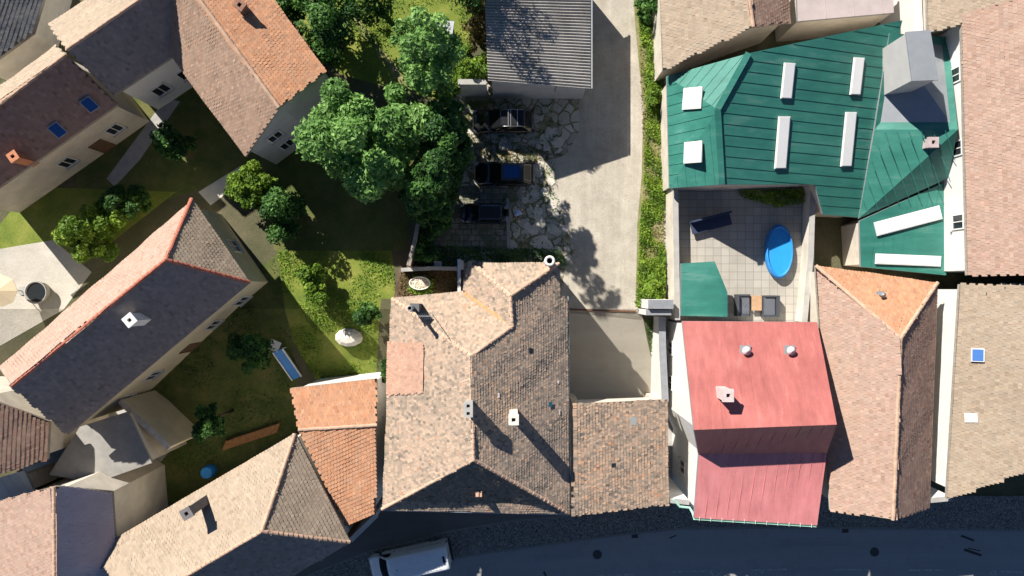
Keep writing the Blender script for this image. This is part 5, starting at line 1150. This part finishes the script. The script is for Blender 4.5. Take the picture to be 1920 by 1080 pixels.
def van():
    c = P(764, 1060, -.9); L, hw, Ht = 6.45, .99, 2.45; h = L / 2
    root = empty('delivery_van', (c.x, c.y, DROP + .07), 'white panel van with ribbed roof parked at the kerb', 'van', None, R(180 + 12.2))
    prof = [(0, 1.0), (.45, .998), (.78, .988), (.885, .965), (.925, .91), (.965, .72), (1.0, .42), (1.0, .2), (.97, .02), (.9, 0)]
    st = [(-h, hw * .93, .5, Ht * .97), (-h + .05, hw * .98, .36, Ht * .99), (-h + .3, hw, .32, Ht), (0, hw, .3, Ht), (h - 2.1, hw, .3, Ht), (h - 1.9, hw * .995, .3, Ht * .985), (h - 1.72, hw * .985, .3, Ht * .93),
          (h - 1.02, hw * .97, .3, 1.36), (h - .9, hw * .965, .3, 1.27), (h - .4, hw * .93, .3, 1.12), (h - .15, hw * .86, .32, .98), (h - .04, hw * .78, .36, .82), (h, hw * .66, .42, .66)]
    m = MB(); lofted(m, st, prof); m.build('body', VANW, root, True, True)
    yw, yw2 = hw * .86, hw * .80
    q = (Vector((h - 1.02, yw, 1.40)), Vector((h - 1.02, -yw, 1.40)), Vector((h - 1.72, -yw2, Ht * .925)), Vector((h - 1.72, yw2, Ht * .925)))
    m = MB(); k = 8; V = []
    for i in range(k + 1):
        t = i / k; bow = .10 * (1 - (2 * t - 1) ** 2)
        V += [q[0].lerp(q[1], t) + Vector((bow - .01, 0, .02)), q[3].lerp(q[2], t) + Vector((bow - .01, 0, .03))]
    m.add(V, [(2 * i, 2 * i + 2, 2 * i + 3, 2 * i + 1) for i in range(k)]); m.build('windscreen', CARGLASS, root, True, True)
    for s in (-1, 1):
        m = MB(); m.add([(h - 1.15, s * (hw * .985 + .012), 1.32), (h - 2.0, s * (hw * .985 + .012), 1.34), (h - 2.0, s * (hw * .958 + .012), 2.0), (h - 1.62, s * (hw * .958 + .012), 2.0)], [(0, 1, 2, 3)][::1]); m.build('side_window', CARGLASS, root, False, True)
        m = MB(); m.box((h - 1.22, s * (hw + .16), 1.45), (.12, .22, .34)); m.tube([(h - 1.2, s * hw * .95, 1.35), (h - 1.2, s * (hw + .1), 1.4)], .03, 6); m.build('mirror', BLACKP, root, False, True)
        m = MB(); m.bar((h - .42, s * hw * .84, .96), (h - .07, s * hw * .72, .86), .2, .2); m.build('headlight', LAMP_W, root, False, True)
        m = MB(); m.box((-h + .03, s * hw * .90, 1.2), (.08, .12, .6)); m.build('taillight', LAMP_R, root, False, True)
        for x in (-h + 1.15, h - .98): wheel(root, x, s * (hw - .10), .34, .22, s)
        d = MB()
        for x in (h - 2.12, h - 3.35): d.box((x, s * (hw * .985 + .004), 1.2), (.018, .012, 1.7))
        d.bar((h - 3.3, s * (hw + .004), 1.46), (-h + .4, s * (hw + .004), 1.46), .02, .03); d.build('door_seam', simple('seam_grey', (.2, .2, .2), .6), root, False, True)
        m = MB(); m.box((h - 2.25, s * (hw * .99 + .02), 1.18), (.16, .03, .05)); m.build('door_handle', BLACKP, root, False, True)
    m = MB()
    for y in [(-.66 + .165 * i) for i in range(9)]:
        for a, b in ((-h + .65, -h + 1.95), (-h + 2.1, -h + 3.3), (-h + 3.4, h - 2.25)): m.bar((a, y, Ht + .004), (b, y, Ht + .004), .045, .026)
    m.build('roof_ribs', VANW, root, False, True)
    m = MB(); m.box((-h + .30, .02, Ht + .012), (.17, .52, .03)); m.build('roof_vent', BLACKP, root, False, True)
    m = MB(); m.lathe((h - 2.45, .05, Ht), [(.04, 0), (.03, .05), (.006, .06), (.005, .3), (0, .3)], 10); m.build('antenna', BLACKP, root, False, True)
    m = MB(); m.box((-h - .02, 0, 1.35), (.025, .02, 1.9)); m.build('rear_door_seam', simple('seam_grey', (.2, .2, .2)), root, False, True)
    m = MB(); m.box((-h - .06, 0, .5), (.16, hw * 1.75, .2)); m.build('rear_bumper', BLACKP, root, False, True)
    m = MB(); m.bar((h - .98, .3, 1.40), (h - 1.2, -.4, 1.62), .025, .02); m.build('wiper', BLACKP, root, False, True)
van()

# ================================================================ the person
def skin(name, verts, edges, mat, parent, sub=1, root_i=0):
    me = bpy.data.meshes.new(name); me.from_pydata([v[:3] for v in verts], edges, []); me.update(); me.materials.append(mat)
    o = bpy.data.objects.new(name, me); C.objects.link(o)
    if parent: o.parent = parent
    md = o.modifiers.new('skin', 'SKIN'); md.use_smooth_shade = True
    if not me.skin_vertices: me.skin_vertices.new()
    for i, v in enumerate(verts):
        sv = me.skin_vertices[0].data[i]; r = v[3]; sv.radius = r if isinstance(r, tuple) else (r, r); sv.use_root = (i == root_i)
    s = o.modifiers.new('sub', 'SUBSURF'); s.levels = sub; s.render_levels = sub
    return o
def person():
    c = G(966, 406, .01); root = empty('person', c, 'person in light blue shirt and dark shorts bending forward in the yard', 'person', None, R(38))
    SK = simple('skin', (.42, .25, .17), .6, .08); V = []; E = []
    def add(v, par=None):
        V.append(v); 
        if par is not None: E.append((par, len(V) - 1))
        return len(V) - 1
    pel = add((0, 0, .92, (.15, .12))); wst = add((.13, 0, 1.05, (.135, .11)), pel); ch = add((.32, 0, 1.17, (.16, .12)), wst); nk0 = add((.44, 0, 1.22, .075), ch)
    nk = add((.51, 0, 1.22, .058), nk0); hd = add((.58, 0, 1.21, (.082, .09)), nk); tp = add((.67, 0, 1.215, (.075, .085)), hd); nose = add((.60, 0, 1.105, .018), hd)
    for s in (-1, 1):
        sh = add((.38, s * .17, 1.19, .062), ch); el = add((.47, s * .25, .93, .043), sh); wr = add((.62, s * .16, .74, .028), el); pm = add((.66, s * .13, .68, (.036, .022)), wr)
        for k, (dx, dl) in enumerate(((-.028, .085), (-.010, .10), (.010, .095), (.028, .075))):
            f = add((.67 + dx * .4, s * (.125 + dx), .64, .009), pm); add((.675 + dx * .4, s * (.12 + dx), .64 - dl * .55, .0085), f); add((.665 + dx * .4, s * (.115 + dx), .64 - dl, .007), len(V) - 1)
        t = add((.665, s * .085, .66, .010), pm); add((.68, s * .07, .62, .009), t)
        hp = add((-.01, s * .10, .87, .088), pel)
        kn = add((.10, s * .14, .49, .056), hp) if s > 0 else add((.10, -.30, .49, .056), hp)
        an = add((-.02, .13, .10, .038), kn) if s > 0 else add((-.06, -.46, .10, .038), kn)
        fy = .14 if s > 0 else -.47; fx = -.02 if s > 0 else -.06
        add((fx + .15, fy, .045, (.042, .032)), an)
    body = skin('body', V, E, SK, root, 1)
    sh = [(-.04, 0, .95, (.165, .14)), (.13, 0, 1.06, (.155, .13)), (.32, 0, 1.18, (.18, .14)), (.43, 0, 1.225, (.10, .09))]; e = [(0, 1), (1, 2), (2, 3)]
    for s in (-1, 1): sh += [(.38, s * .185, 1.20, .085), (.43, s * .225, 1.06, .075)]; k = len(sh); e += [(2, k - 2), (k - 2, k - 1)]
    skin('shirt', sh, e, simple('light_blue_shirt', (.50, .62, .80), .85, .1, 6), body)
    so_ = [(.02, 0, .95, (.15, .13))]; e = []
    for s in (-1, 1):
        kx, ky = (.09, .13) if s > 0 else (.09, -.27); so_ += [(.0, s * .09, .84, .10), (kx, ky, .55, .08)]; k = len(so_); e += [(0, k - 2), (k - 2, k - 1)]
    skin('shorts', so_, e, simple('dark_shorts', (.018, .018, .022), .9, .1), body)
    skin('hair', [(.585, 0, 1.245, (.080, .085)), (.675, 0, 1.235, (.078, .084)), (.70, 0, 1.20, (.06, .07))], [(0, 1), (1, 2)], simple('pale_hair', (.50, .47, .42), .8, .15, 9), body)
    for x, y in ((-.02, .14), (-.06, -.47)):
        skin('shoe', [(x - .04, y, .05, (.045, .045)), (x + .08, y, .045, (.048, .04)), (x + .17, y, .035, (.042, .03))], [(0, 1), (1, 2)], WHITE, body)
        skin('sock', [(x, y, .10, .045), (x + .03, y * .93, .22, .048)], [(0, 1)], WHITE, body)
    for s in (-1, 1): m = MB(); m.lathe((.635, s * .035, 1.135), [(0, -.012), (.012, 0), (0, .012)], 8); m.build('eye', BLACKP, body, True, True)
person()
